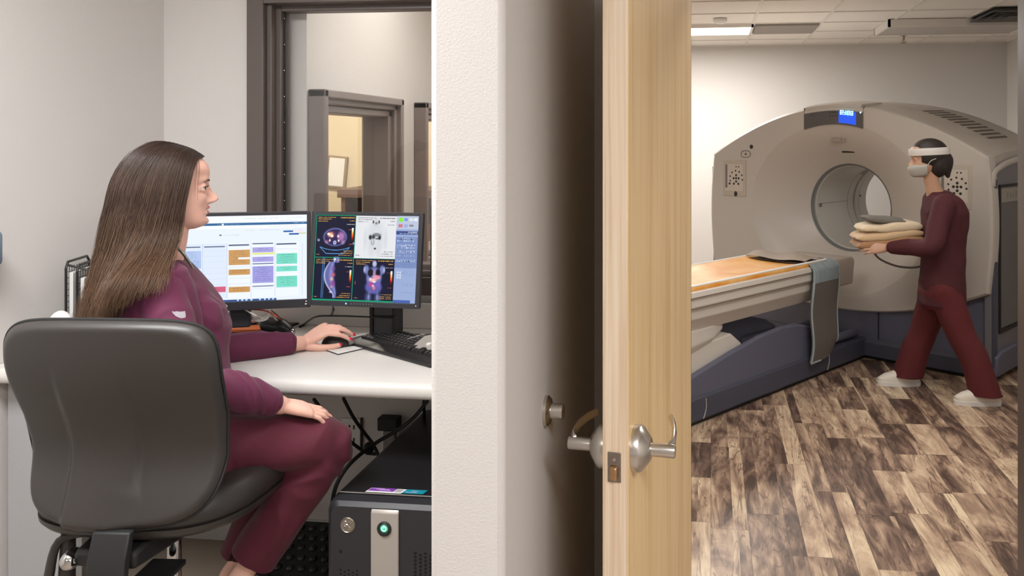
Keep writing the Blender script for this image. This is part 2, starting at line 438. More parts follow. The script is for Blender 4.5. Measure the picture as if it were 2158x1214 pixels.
# left scan wall with two window openings
OP = [(3.33, 4.06), (4.56, 5.30)]; OZ0, OZ1 = .95, 1.73
ls = MB(); yy = 3.24
for (y0, y1) in OP:
    ls.box(-1.77, -1.65, yy, y0, 0, 2.64); ls.box(-1.77, -1.65, y0, y1, 0, OZ0); ls.box(-1.77, -1.65, y0, y1, OZ1, 2.64); yy = y1
ls.box(-1.77, -1.65, yy, 9.25, 0, 2.64)
struct(ls.build('wall_scan_left', M_wall_s, smooth=False))
# small room seen through those openings
ar = MB(); ar.box(-3.45, -1.77, 5.95, 6.05, 0, 2.64); ar.box(-3.6, -3.45, 3.1, 6.05, 0, 2.64)
struct(ar.build('wall_side_room', M_cream, smooth=False))
ceiling_lamp(-2.5, 4.6, 2.6, .6, .6, 60, (1, .93, .8))  # unseen lamp added to brighten the side room
# walls behind the camera
wbox('wall_rear', -3.3, 4.2, -3.1, -3.0, 0, 2.64, M_wall)
wbox('wall_right', 2.3, 2.4, -3.0, 2.52, 0, 2.64, M_wall)
# baseboards
bb = MB(); bb.box(-2.19, -.49, YW-.012, YW, 0, .1); struct(bb.build('baseboard_back', M_base, smooth=False))
bb = MB(); bb.box(-1.65, 3.12, 9.237, 9.25, 0, .1); bb.box(3.107, 3.12, 2.64, 9.24, 0, .1); struct(bb.build('baseboard_scan_room', M_base, smooth=False))
# door jambs of the doorway (bronze steel)
jb = MB(); jb.box(.930, .97, 2.49, 2.67, 0, 2.16); jb.box(-.10, -.062, 2.50, 2.67, 0, 2.16); jb.box(-.10, .96, 2.49, 2.67, 2.12, 2.18)
struct(jb.build('trim_doorway_frame', M_bronze, bevel=.004))

# ---- big observation window
def rect_frame(mb, x0, x1, z0, z1, w, y0, y1):
    mb.box(x0, x0+w, y0, y1, z0, z1); mb.box(x1-w, x1, y0, y1, z0, z1)
    mb.box(x0+w, x1-w, y0, y1, z1-w, z1); mb.box(x0+w, x1-w, y0, y1, z0, z0+w)
w1 = MB(); rect_frame(w1, r0, -.40, 1.0, WT, .07, YW-.03, YW+.02)
rect_frame(w1, r0+.07, -.40, 1.07, WT-.07+.02, .022, YW-.005, YW+.12)
rect_frame(w1, r0+.085, -.40, 1.085, WT-.066, .028, YW+.03, YW+.10)
wf = struct(w1.build('window_1', M_bronze, bevel=.003))
g1 = MB(); g1.box(r0+.10, -.49, YW+.06, YW+.066, 1.1, WT-.09); g1.build('glass_pane', M_glass, wf, smooth=False)
gk = MB(); gk.box(r0+.113, r0+.119, YW+.05, YW+.058, 1.1, WT-.09)
gk.build('gasket', M_blackm, wf, smooth=False)
bd = MB()
for k in range(9): bd.ellipsoid((r0+.1165, YW+.048, 1.25+.105*k), (.0025, 0, 0), (0, .002, 0), (0, 0, .0035), 8, 6)
bd.build('rivets', M_chrome, wf)
# ---- windows of the scanning room's left wall: stepped frames
for n, (y0, y1) in enumerate(OP):
    m = MB()
    for (o, w, d0, d1) in ((.08, .035, -1.65, -1.575), (.05, .03, -1.65, -1.60), (.02, .035, -1.76, -1.62)):
        a0, a1, b0, b1 = y0-o, y1+o, OZ0-o, OZ1+o
        m.box(d0, d1, a0, a0+w, b0, b1); m.box(d0, d1, a1-w, a1, b0, b1); m.box(d0, d1, a0, a1, b1-w, b1); m.box(d0, d1, a0, a1, b0, b0+w)
    f = struct(m.build('window_%d' % (n+2), M_bronze2, bevel=.006))
    m = MB(); m.box(-1.70, -1.695, y0, y1, OZ0, OZ1); m.build('glass_pane', M_glass, f, smooth=False)
# things in the side room
c = thing('picture', 'small picture in a thin wooden frame seen through the inner window', 'picture', (-2.78, 5.93, 1.22))
m = MB(Matrix.Translation((-2.78, 5.93, 1.36))@Matrix.Rotation(.09, 4, 'Y')); m.box(-.075, .075, -.01, .012, -.12, .12); m.build('frame', mat('thin_wood', (150, 128, 96), .5), c, bevel=.003)
m = MB(Matrix.Translation((-2.78, 5.93, 1.36))@Matrix.Rotation(.09, 4, 'Y')); m.box(-.06, .06, -.014, -.0105, -.105, .105); m.build('print', M_paper, c, smooth=False)
c = thing('bookcase', 'dark brown cabinet seen through the inner window', 'cabinet', (-2.15, 5.72, 0))
m = MB(); m.box(-2.55, -1.8, 5.52, 5.94, 0, .05); m.box(-2.55, -2.52, 5.5, 5.94, 0, 1.2); m.box(-1.83, -1.8, 5.5, 5.94, 0, 1.2); m.box(-2.57, -1.78, 5.48, 5.94, 1.2, 1.26); m.box(-2.52, -1.83, 5.9, 5.94, 0, 1.2); m.box(-2.2, -2.17, 5.5, 5.94, 0.05, 1.2)
M_brown = mat('dark_brown', (92, 66, 52), .5)
m.build('carcass', M_brown, c, bevel=.004)
for i in (0, 1):
    m = MB(); m.box(-2.51+.35*i, -2.21+.35*i, 5.5, 5.52, .06, 1.02); m.build('door', mat('red_brown', (96, 52, 44), .5), c, bevel=.004)

# ------------------------------------------------------------------ ceiling fittings
M_diff = mat('light_diffuser', (250, 246, 238), .6, emit=((255, 246, 230), 2.6))
M_diff0 = mat('unlit_diffuser', (178, 172, 166), .6)
def troffer(x, y, w, d, lit, label):
    t = thing('ceiling_light', label, 'ceiling light', (x, y, 2.62), 'added ceiling panel lights' if lit and y < 2 else None)
    m = MB(); w2, d2 = w/2+.012, d/2+.012
    m.box(x-w2, x+w2, y-d2, y-d2+.02, 2.612, 2.64); m.box(x-w2, x+w2, y+d2-.02, y+d2, 2.612, 2.64)
    m.box(x-w2, x-w2+.02, y-d2, y+d2, 2.612, 2.64); m.box(x+w2-.02, x+w2, y-d2, y+d2, 2.612, 2.64)
    m.build('frame', M_grid, t, smooth=False)
    m = MB(); m.box(x-w2+.02, x+w2-.02, y-d2+.02, y+d2-.02, 2.616, 2.63); m.build('diffuser', M_diff if lit else M_diff0, t, smooth=False)
for (x, y, w, d, p) in ADDED_CONTROL_LAMPS: troffer(x, y, w, d, True, 'unseen rectangular ceiling panel light added to light the control area')
troffer(-.22, 7.83, 1.18, .56, True, 'lit ceiling panel light at the far left of the scanner room ceiling')
troffer(.98, 4.77, .56, .56, True, 'unseen square ceiling panel light added above the middle of the scanner room')
troffer(-.82, 3.9, 1.18, .56, True, 'unseen ceiling panel light added to brighten the left part of the scanner room')
troffer(1.3, 3.5, 1.18, .56, True, 'unseen ceiling panel light added to brighten the scanner room floor by the doorway')
# unlit recessed panel with a lip
t = thing('ceiling_panel', 'long unlit panel hanging from the ceiling grid, above the sprinkler', 'ceiling light', (2.13, 7.72, 2.6))
m = MB(); m.box(1.54, 2.72, 7.42, 8.0, 2.585, 2.60); m.build('panel', mat('panel_gray', (186, 180, 174), .6), t, smooth=False)
m = MB(); m.box(1.52, 2.74, 8.0, 8.02, 2.575, 2.64); m.box(1.52, 2.74, 7.40, 7.42, 2.575, 2.64); m.box(1.52, 1.54, 7.4, 8.02, 2.575, 2.64); m.box(2.72, 2.74, 7.4, 8.02, 2.575, 2.64)
m.build('lip', M_grid, t, smooth=False)
t = thing('ceiling_grille', 'grey return air panel in the ceiling beside the lit light', 'ceiling vent', (.68, 7.84, 2.62))
m = MB(); m.box(.40, .96, 7.56, 8.12, 2.625, 2.637); m.build('backing', mat('grille_back', (150, 144, 138), .7), t, smooth=False)
m = MB()
for k in range(28): m.box(.40, .96, 7.565+.02*k, 7.575+.02*k, 2.618, 2.626)
m.build('slats', mat('grille_slat', (172, 166, 160), .6), t, smooth=False)
t = thing('ceiling_vent', 'square louvred ceiling vent with dark slots near the right', 'ceiling vent', (2.48, 7.1, 2.62))
for k in range(4):
    a = .29-.065*k; m = MB()
    zt, zb = 2.632-.004*k, 2.600-.002*k
    R0 = [Vector((2.48+sx*a, 7.1+sy*a, zb)) for sx, sy in ((-1, -1), (1, -1), (1, 1), (-1, 1))]
    R1 = [Vector((2.48+sx*(a-.035), 7.1+sy*(a-.035), zt)) for sx, sy in ((-1, -1), (1, -1), (1, 1), (-1, 1))]
    R2 = [v+Vector((0, 0, .004)) for v in R1]; R3 = [v+Vector((0, 0, .004)) for v in R0]
    m.loft([R0, R1, R2, R3, R0], cap=False); m.build('louvre', M_grayp, t, smooth=False)
m = MB(); m.box(2.2, 2.76, 6.82, 7.38, 2.633, 2.637); m.build('duct_opening', M_blackm, t, smooth=False)
t = thing('sprinkler', 'small fire sprinkler head hanging from the far ceiling', 'sprinkler', (1.89, 8.49, 2.56))
m = MB(); m.lathe([(.035, 2.636), (.035, 2.63), (.012, 2.625), (.010, 2.59), (.004, 2.585), (.004, 2.56)], (1.89, 8.49, 0)); m.build('body', M_steeld, t)
m = MB(); m.lathe([(.03, 2.556), (.03, 2.560), (.003, 2.562)], (1.89, 8.49, 0)); m.box(1.872, 1.875, 8.487, 8.493, 2.56, 2.59); m.box(1.905, 1.908, 8.487, 8.493, 2.56, 2.59); m.build('deflector', M_steeld, t)
t = thing('smoke_detector', 'small round white detector on the ceiling in front of the lit light', 'smoke detector', (.08, 7.2, 2.6))
m = MB(); m.lathe([(.06, 2.64), (.062, 2.62), (.05, 2.605), (.03, 2.60), (.001, 2.599)], (.08, 7.2, 0)); m.build('housing', M_white, t)

# ------------------------------------------------------------------ the open door
DA = Vector((-.158, 1.60, 0)); DB = Vector((-.058, 2.50, 0))
dd = (DB-DA).normalized(); dn = Vector((dd.y, -dd.x, 0))       # dn faces the scanner side (right)
MD = frame(DA, dd, -dn, Vector((0, 0, 1)))                     # x along door, y into thickness (left), z up
TH = .052; LH = .985                                            # thickness, lever height
door = thing('door', 'open pale oak veneer door seen edge on, with lever handles', 'door', DA); struct(door); door.name = 'door_1'
m = MB(MD); m.box(0.002, .9, 0, TH, .01, 2.13); m.build('slab', M_door, door, bevel=.003)
m = MB(MD); m.box(-.004, .002, .001, TH-.001, .01, 2.13); m.build('edge_band', M_dooredge, door, bevel=.001)
m = MB(MD); m.box(-.0065, -.004, .014, .040, LH-.058+.01, LH+.01-.0); m.build('latch_plate', M_steeld, door, bevel=.001)
m = MB(MD); m.prism([(-.019, .021), (-.0065, .019), (-.0065, .036), (-.014, .034)], LH-.042, LH-.016, 'z'); m.build('latch_bolt', mat('brass_bolt', (200, 160, 120), .3, 1), door, bevel=.003)
m = MB(MD)
for zz in (-.006, -.040): m.lathe([(.0035, 0), (.003, -.0008), (.0001, -.001)], (-.0066, .027, LH+zz+.002), (1, 0, 0), 12)
m.build('screws', M_steel, door)
def lever(side):
    """side -1: scanner face (y negative), +1: wall face"""
    y0 = 0 if side < 0 else TH
    s = side; bx = .052
    m = MB(MD); m.lathe([(.001, y0*s), (.046, y0*s), (.046, y0*s+.012), (.043, y0*s+.018), (.022, y0*s+.034), (.017, y0*s+.036), (.001, y0*s+.036)], (bx, 0, LH), (0, s, 0), 48) if s > 0 else \
        m.lathe([(.001, 0), (.046, 0), (.046, .012), (.043, .018), (.022, .034), (.017, .036), (.001, .036)], (bx, 0, LH), (0, -1, 0), 48)
    rose = m.build('rose', M_steel, door)
    # barrel and curved lever returning over the door
    b0 = y0+s*.034
    m = MB(MD); m.lathe([(.001, 0), (.0135, 0), (.0135, .046), (.0125, .049), (.001, .050)], (bx, b0, LH), (0, s, 0), 32)
    ye = b0+s*.047
    pts = [(bx, ye-s*.010, LH+.004), (bx+.012, ye-s*.004, LH+.010), (bx+.04, ye-s*.006, LH+.022), (bx+.08, ye-s*.014, LH+.026), (bx+.118, ye-s*.026, LH+.026)]
    R = []
    for i, p in enumerate(pts):
        a = Vector(pts[min(i+1, 4)])-Vector(pts[max(i-1, 0)]); a.normalize(); up = Vector((0, 0, 1)); sd = a.cross(up).normalized()
        hh = (.014, .013, .010, .010, .009)[i]; ww = .005
        R.append([Vector(p)+up*hh*math.cos(2*PI*k/16)+sd*ww*math.sin(2*PI*k/16) for k in range(16)])
    m.loft(R)
    h = m.build('lever_handle', M_steel, door)
lever(-1); lever(1)

# door stop on the stub wall
yb, zb = 1.755, 1.018
t = thing('door_stop', 'round satin steel wall bumper on the wall behind the door', 'door stop', (-.354, yb, zb))
m = MB(); m.lathe([(.001, 0), (.032, 0), (.032, .007), (.026, .013), (.014, .015), (.001, .015)], (-.354, yb, zb), (1, 0, 0), 40); m.build('plate', M_steel, t)
m = MB(); m.lathe([(.001, 0), (.0165, 0), (.0165, .026), (.014, .028), (.001, .028)], (-.341, yb, zb), (1, 0, 0), 32); m.build('bumper', M_steel, t)

# ------------------------------------------------------------------ the desk
DZ = .87; DY0 = 2.385
t = thing('desk', 'long off white laminate counter with rounded front edge along the back wall', 'desk', (-1.3, 2.7, 0))
# worktop with bullnose
prof = []
th = .048
for k in range(9):
    a = PI/2+PI*k/8
    prof.append((DY0+.018+.018*math.cos(a)*1.0, DZ-.024+.024*math.sin(a)))
prof = [(YW-.002, DZ)]+prof+[(YW-.002, DZ-th)]
m = MB(); m.prism([(p[0], p[1]) for p in prof], -2.18, -.49, 'x')
# left end follows the splayed wall
vs = m.v
for i, v in enumerate(vs):
    if v[0] < -2.1:
        y = v[1]; vs[i] = (-2.198-(YW-y)*(.112/.74)+.004, y, v[2])
m.build('worktop', M_desk, t, angle=50)
m = MB(); m.box(-2.195, -.49, YW-.022, YW-.002, DZ, DZ+.10); m.build('backsplash', M_desk, t, bevel=.004)
m = MB(); m.box(-2.285, -2.085, 2.46, 2.52, 0, DZ-th); 
m.build('end_support', mat('support_gray', (176, 176, 178), .7, bump=(200, .2, .002)), t, bevel=.003)
m = MB(); m.box(-2.088, -2.075, 2.452, 2.53, 0, .75); m.build('support_edge_strip', M_white, t, bevel=.002)

# ------------------------------------------------------------------ monitors
def raster_mesh(name, img, M, w, h, parent, emit):
    """img: (rows, cols, 3) srgb 0..1, row 0 at top; a grid of small coloured cells on the panel"""
    H_, W_, _ = img.shape
    off = root_loc(parent)
    xs = np.linspace(-w/2, w/2, W_+1); ysv = np.linspace(h/2, -h/2, H_+1)
    X, Y = np.meshgrid(xs, ysv); P = np.stack([X.ravel(), Y.ravel(), np.zeros(X.size), np.ones(X.size)], 1)
    Mn = np.array(M); P = (P@Mn.T)[:, :3]-np.array(off)
    idx = np.arange((H_+1)*(W_+1)).reshape(H_+1, W_+1)
    F = np.stack([idx[:-1, :-1], idx[1:, :-1], idx[1:, 1:], idx[:-1, 1:]], -1).reshape(-1, 4)
    me = bpy.data.meshes.new(name)
    me.from_pydata(P.tolist(), [], F.tolist())
    c = np.clip(img, 0, 1).reshape(-1, 3); c = np.where(c <= .04045, c/12.92, ((c+.055)/1.055)**2.4)
    c = np.concatenate([c, np.ones((len(c), 1))], 1); c = np.repeat(c, 4, 0)
    a = me.color_attributes.new('Col', 'FLOAT_COLOR', 'CORNER'); a.data.foreach_set('color', c.ravel())
    return finish(name, me, attr_mat(name+'_glow', emit=emit, rough=.35), parent, False)
rng = np.random.RandomState(3)
def rect(im, x0, y0, x1, y1, c, a=1.0):
    H_, W_ = im.shape[:2]; X0, X1, Y0, Y1 = int(round(x0*W_)), int(round(x1*W_)), int(round(y0*H_)), int(round(y1*H_))
    X1 = max(X1, X0+1); Y1 = max(Y1, Y0+1)
    im[Y0:Y1, X0:X1] = im[Y0:Y1, X0:X1]*(1-a)+np.array(c)/255.0*a
def dashes(im, x0, x1, y, c, a=.8, dens=.65, h=1):
    H_, W_ = im.shape[:2]; X0, X1, Y0 = int(x0*W_), int(x1*W_), int(y*H_)
    m_ = rng.rand(max(X1-X0, 1)) < dens
    for k in range(h):
        if Y0+k < H_:
            row = im[Y0+k, X0:X1]; mk = m_[:row.shape[0]]; row[mk] = row[mk]*(1-a)+np.array(c)/255.0*a
def ell(im, cx, cy, rx, ry, c, a=1.0, soft=.15):
    H_, W_ = im.shape[:2]; yy, xx = np.mgrid[0:H_, 0:W_]; asp = 1
    d = np.sqrt(((xx+.5)/W_-cx)**2/rx**2+((yy+.5)/H_-cy)**2/ry**2)
    k = np.clip((1-d)/soft, 0, 1)[..., None]*a
    im[:] = im*(1-k)+np.array(c)/255.0*k
def schedule_image():
    im = np.ones((216, 340, 3))*np.array([226, 234, 244])/255.0
    rect(im, 0, 0, 1, .075, (236, 240, 247)); dashes(im, .55, .80, .035, (150, 160, 180), .5); dashes(im, .86, .97, .03, (150, 160, 180), .5); dashes(im, .8, .93, .065, (120, 130, 150), .5)
    rect(im, 0, .085, 1, .113, (52, 100, 148)); dashes(im, .9, .985, .095, (220, 235, 250), .8); dashes(im, .36, .52, .098, (160, 200, 230), .6); ell(im, .40, .10, .008, .012, (255, 255, 255))
    rect(im, 0, .115, 1, .15, (238, 242, 248)); dashes(im, .72, .95, .13, (130, 140, 160), .45)
    for x in (.56, .66, .73, .82, .9): dashes(im, x, x+.07, .172, (140, 150, 170), .5)
    rect(im, .83, .185, .90, .205, (30, 96, 160)); rect(im, .90, .185, .98, .205, (236, 222, 226)); rect(im, .87, .218, .94, .238, (24, 84, 160)); rect(im, .94, .212, .995, .228, (206, 206, 150))
    dashes(im, .40, .52, .225, (120, 130, 150), .5); rect(im, .375, .215, .39, .232, (110, 120, 150))
    cols = [(.10, .25), (.27, .42), (.44, .59), (.61, .76), (.78, .93)]
    for i, (a, b) in enumerate(cols):
        rect(im, a-.012, .32, b+.01, .96, (216, 226, 242) if i < 2 else (232, 238, 247))
        rect(im, a-.012, .32, a-.010, .96, (180, 192, 214)); 
        rect(im, a, .335+(0.012 if i < 2 else -.01*(i == 3)), b-.005, .35+(.012 if i < 2 else -.01*(i == 3)), (96, 108, 136))
        for k in range(8): rect(im, a, .40+.065*k, b, .403+.065*k, (204, 214, 230))
    def blk(i, y0, y1, c, x0=0, x1=1):
        a, b = cols[i]; rect(im, a+(b-a)*x0, y0, a+(b-a)*x1, y1, c)
        y = y0+.014
        while y < y1-.008:
            mid = a+(b-a)*(x0+x1)/2; l = (b-a)*(x1-x0)*(.18+.22*rng.rand()); dashes(im, mid-l, mid+l, y, tuple(v*.45 for v in c), .55); y += .022
    blk(0, .40, .50, (176, 194, 232)); blk(0, .50, .60, (170, 190, 230), .5, 1); blk(0, .58, .64, (170, 190, 230), .1, .5); blk(0, .72, .84, (172, 192, 232), .4, 1)
    blk(1, .82, .885, (206, 96, 124))
    blk(2, .40, .575, (200, 152, 96)); rect(im, cols[2][0]+.07, .485, cols[2][1], .51, (232, 236, 244)); blk(2, .625, .69, (198, 148, 90)); blk(2, .83, .895, (198, 148, 90))
    blk(3, .375, .435, (166, 160, 222)); rect(im, cols[3][0], .440, cols[3][1]+.01, .458, (222, 224, 120)); blk(3, .485, .545, (166, 160, 222)); rect(im, cols[3][0], .56, cols[3][1], .572, (120, 122, 160))
    blk(3, .595, .79, (156, 152, 218)); rect(im, cols[3][0], .825, cols[3][1], .838, (130, 132, 164))
    blk(4, .455, .58, (116, 212, 192)); blk(4, .605, .665, (118, 214, 196)); blk(4, .72, .85, (116, 212, 192))
    rect(im, .965, .34, .967, .96, (196, 204, 220)); rect(im, 0, .32, .078, .50, (198, 224, 168)); rect(im, .0, .36, .07, .46, (150, 206, 92))
    rect(im, 0, .975, .78, 1, (56, 84, 138)); rect(im, .78, .975, 1, 1, (224, 232, 244))
    for x in (.50, .53, .56, .595, .655, .69, .72, .75): rect(im, x, .979, x+.013, .996, (190, 220, 250))
    return im
def scan_image():
    im = np.ones((240, 300, 3))*np.array([9, 13, 44])/255.0
    G = (20, 150, 110); Y = (210, 160, 70)
    def panel_text(x0, y0, w, h, light=False):
        c = (120, 120, 126) if light else Y
        for k in range(3): dashes(im, x0+.02, x0+.02+w*(.45-.1*k), y0+.022+.022*k, c, .9, .8, 2)
        for k in range(1): dashes(im, x0+w*.6, x0+w-.01, y0+.022, c, .9, .8, 3)
        dashes(im, x0+w*.85, x0+w-.01, y0+.06, c, .9, .7, 2); dashes(im, x0+w*.78, x0+w-.01, y0+.1, (220, 220, 220) if not light else c, .8, .6, 2)
        for k in range(3): dashes(im, x0+w*(.72-.05*k), x0+w-.015, y0+h-.075+.024*k, c, .9, .7, 2)
        dashes(im, x0+.01, x0+.05, y0+h-.03, c, .8, .7, 2)
        if not light:
            for k in range(34):
                v = k/33; r_ = (255*min(1, v*2.2)+0, 255*max(0, v*1.5-.35), 255*max(0, v*2-1))
                yy = y0+h*(.64-.32*v); rect(im, x0+w-.032, yy-.012, x0+w-.016, yy, r_)
            dashes(im, x0+.02, x0+.026, y0+h*.55, (200, 70, 60), .9, .9, 9); dashes(im, x0+w*.84, x0+w*.93, y0+h*.33, (200, 70, 60), .9, .8, 2); dashes(im, x0+w*.86, x0+w*.95, y0+h*.68, (200, 70, 60), .9, .8, 2)
    # axial slice
    ell(im, .195, .26, .125, .115, (120, 130, 190)); ell(im, .195, .262, .113, .103, (44, 30, 76)); ell(im, .155, .235, .055, .055, (160, 80, 120), .9, .8)
    ell(im, .255, .25, .05, .075, (190, 130, 190), .85, .6); ell(im, .15, .235, .036, .035, (250, 200, 150), 1, .7); ell(im, .13, .225, .015, .015, (255, 250, 220)); ell(im, .165, .25, .014, .014, (255, 250, 220))
    ell(im, .15, .21, .03, .012, (240, 120, 110), .8, .8)
    for x, y in ((.145, .30), (.232, .302), (.225, .25)): ell(im, x, y, .013, .022, (255, 235, 235), 1, .7)
    ell(im, .195, .325, .02, .03, (200, 210, 240), 1, .4); ell(im, .195, .325, .010, .016, (110, 120, 180), 1, .4); ell(im, .115, .32, .03, .03, (220, 150, 170), .7, .9); ell(im, .275, .32, .03, .04, (220, 160, 200), .7, .9)
    ell(im, .035, .30, .016, .022, (150, 160, 200), 1, .6); ell(im, .385, .33, .02, .02, (150, 160, 200), 1, .6)
    for k in range(100):
        u = k/99; x = .05+.29*u; y = .375+.035*(1-(2*u-1)**2); rect(im, x, y, x+.004, y+.007, (90, 150, 210))
        if .22 < u < .78: rect(im, x, .452, x+.004, .459, (90, 150, 210))
        elif u <= .22: rect(im, x, .378+.075*u/.22, x+.004, .386+.075*u/.22, (90, 150, 210))
        else: rect(im, x, .378+.075*(1-u)/.22, x+.004, .386+.075*(1-u)/.22, (90, 150, 210))
    panel_text(0, 0.005, .39, .49)
    # sagittal
    for k in range(40):
        v = k/39; y = .50+.46*v
        cx = .20-.055*math.sin(PI*min(1, v*1.1))+.02*v; wv = .018+.048*math.sin(PI*min(1, max(0, (v-.06)*1.15)))**.8
        if v < .12: cx, wv = .225, .036
        ell(im, cx, y, wv, .016, (130, 138, 200), .9, .5); ell(im, cx-.2*wv, y, wv*.5, .014, (80, 70, 130), .8, .8)
        ell(im, cx-wv*.65, y, .008, .012, (215, 220, 245), .9, .8)
    ell(im, .205, .52, .014, .02, (200, 205, 235)); 
    for x, y, rx, ry, c in ((.20, .70, .03, .035, (220, 90, 110)), (.185, .75, .022, .03, (250, 190, 160)), (.20, .80, .03, .05, (150, 60, 130)), (.185, .84, .014, .02, (250, 160, 150)), (.18, .90, .02, .02, (230, 220, 240)), (.20, .63, .025, .04, (120, 70, 140))): ell(im, x, y, rx, ry, c, .85, .8)
    rect(im, .088, .50, .092, .97, (60, 120, 190)); rect(im, .104, .50, .107, .97, (90, 160, 215))
    panel_text(0, .5, .39, .485)
    # white projection panel
    rect(im, .395, 0.005, .785, .50, (222, 224, 228)); ell(im, .59, .25, .115, .26, (208, 212, 216), .9, .5); ell(im, .59, .08, .045, .07, (198, 202, 206), .9, .7)
    for s_ in (-1, 1):
        ell(im, .59+s_*.10, .28, .022, .17, (206, 210, 214), .8, .6); ell(im, .59+s_*.028, .075, .008, .024, (30, 30, 34), 1, .5); ell(im, .59+s_*.036, .40, .035, .12, (206, 210, 214), .7, .6)
        ell(im, .59+s_*.045-.005, .255, .018, .036, (40, 44, 50), 1, .5)
    ell(im, .592, .09, .016, .02, (110, 112, 116), .9, .6); ell(im, .60, .225, .055, .03, (110, 116, 122), .9, .6); ell(im, .57, .25, .022, .03, (50, 54, 60), .9, .5); ell(im, .61, .27, .03, .012, (70, 74, 80), .9, .6)
    ell(im, .565, .31, .022, .045, (130, 136, 140), .8, .5); ell(im, .565, .305, .013, .035, (208, 212, 216), .8, .5); ell(im, .59, .385, .014, .014, (50, 50, 56), 1, .5)
    panel_text(.395, 0.005, .39, .49, True)
    # coronal
    ell(im, .595, .56, .028, .05, (200, 204, 230), .9, .5)
    for s_ in (-1, 1):
        ell(im, .595+s_*.075, .63, .032, .07, (130, 140, 195), .9, .5); ell(im, .595+s_*.095, .63, .014, .05, (170, 178, 220), .9, .6)
    ell(im, .595, .72, .085, .14, (120, 128, 190), .9, .25); ell(im, .595, .83, .095, .09, (100, 96, 170), .95, .3); ell(im, .56, .665, .032, .055, (10, 10, 20), 1, .4); ell(im, .632, .665, .028, .055, (10, 10, 20), 1, .4)
    ell(im, .597, .67, .018, .06, (170, 130, 180), .9, .6); ell(im, .62, .715, .05, .035, (240, 150, 170), .9, .5); ell(im, .585, .75, .05, .03, (250, 190, 180), .95, .6)
    for x, y, rx, ry, c in ((.56, .735, .016, .012, (255, 250, 235)), (.60, .77, .022, .014, (255, 245, 230)), (.57, .80, .03, .035, (200, 60, 130)), (.64, .80, .03, .035, (120, 90, 190)), (.60, .84, .018, .03, (250, 120, 130)), (.59, .815, .016, .02, (255, 200, 200))): ell(im, x, y, rx, ry, c, .9, .7)
    for s_ in (-1, 1): ell(im, .595+s_*.045, .95, .046, .09, (120, 130, 190), .7, .8); ell(im, .595+s_*.04, .94, .014, .06, (190, 196, 225), .5, .9)
    panel_text(.395, .5, .39, .485)
    for (x0, y0, x1, y1) in ((0, 0, .39, .008), (0, .494, .785, .503), (0, .985, .785, 1), (0, 0, .007, 1), (.388, 0, .395, 1)): rect(im, x0, y0, x1, y1, G)
    rect(im, .395, .494, .785, .5, (222, 224, 228))
    # tool strip
    rect(im, .785, 0, 1, 1, (150, 168, 208)); rect(im, .785, 0, 1, .155, (184, 192, 214)); rect(im, .805, .02, .845, .065, (130, 230, 50)); rect(im, .86, .025, .895, .06, (110, 150, 220)); rect(im, .905, .025, .945, .06, (214, 218, 228)); rect(im, .955, .025, .985, .06, (230, 232, 240))
    rect(im, .805, .095, .845, .135, (198, 120, 130)); rect(im, .86, .095, .895, .135, (150, 170, 220)); rect(im, .91, .10, .95, .12, (120, 130, 130))
    rect(im, .785, .175, 1, .215, (58, 76, 132)); dashes(im, .9, .99, .185, (225, 230, 245), .9, .7, 2); dashes(im, .82, .99, .203, (225, 230, 245), .9, .4, 2)
    rect(im, .785, .24, 1, .60, (118, 138, 186))
    for yy in (.255, .285, .33, .345, .365, .40, .42, .455, .50, .52): dashes(im, .80, .98, yy, (230, 235, 245), .8, .28, 3)
    for yy in (.26, .41, .52): dashes(im, .80, .95, yy, (30, 40, 60), .8, .18, 4)
    for i in range(3):
        for j in range(2): rect(im, .81+.025*j, .64+.03*i, .83+.025*j, .66+.03*i, (200, 210, 225))
    for yy in (.56, .60, .63, .65, .67, .69, .78, .80, .88): dashes(im, .86, .97, yy, (100, 118, 160), .7, .6)
    rect(im, .785, .965, .95, 1, (70, 96, 170))
    return im

def monitor(name, label, TL, TR, BL, image, inner, depth, emit, extra):
    """front face corners in world; inner = (left,right,top,bottom) bezel widths"""
    TL, TR, BL = Vector(TL), Vector(TR), Vector(BL)
    X = (TR-TL); w = X.length; X.normalize(); U = (TL-BL); h = U.length; U = (U-X*U.dot(X)).normalized(); Nn = X.cross(U).normalized()
    C = (TL+X*w/2-U*h/2)
    F = frame(C, X, U, Nn)
    t = thing(name, label, 'monitor', (C.x, C.y, DZ))
    l, r, tp, bt = inner
    m = MB(F); m.box(-w/2, w/2, -h/2, h/2, -.022, -.006); m.box(-w/2+.05, w/2-.05, -h/2+.05, h/2-.05, -depth, -.02)
    m.build('housing', M_mon, t, bevel=.006)
    m = MB(F); m.box(-w/2, -w/2+l, -h/2, h/2, -.008, 0); m.box(w/2-r, w/2, -h/2, h/2, -.008, 0); m.box(-w/2+l, w/2-r, h/2-tp, h/2, -.008, 0); m.box(-w/2+l, w/2-r, -h/2, -h/2+bt, -.008, 0)
    bz = m.build('bezel', M_mon, t, bevel=.0015)
    sw, sh = w-l-r, h-tp-bt
    F2 = F@Matrix.Translation(((l-r)/2, (bt-tp)/2, -.004))
    raster_mesh('screen', image, F2, sw, sh, t, emit)
    extra(t, F, w, h)
    return t, F, w, h
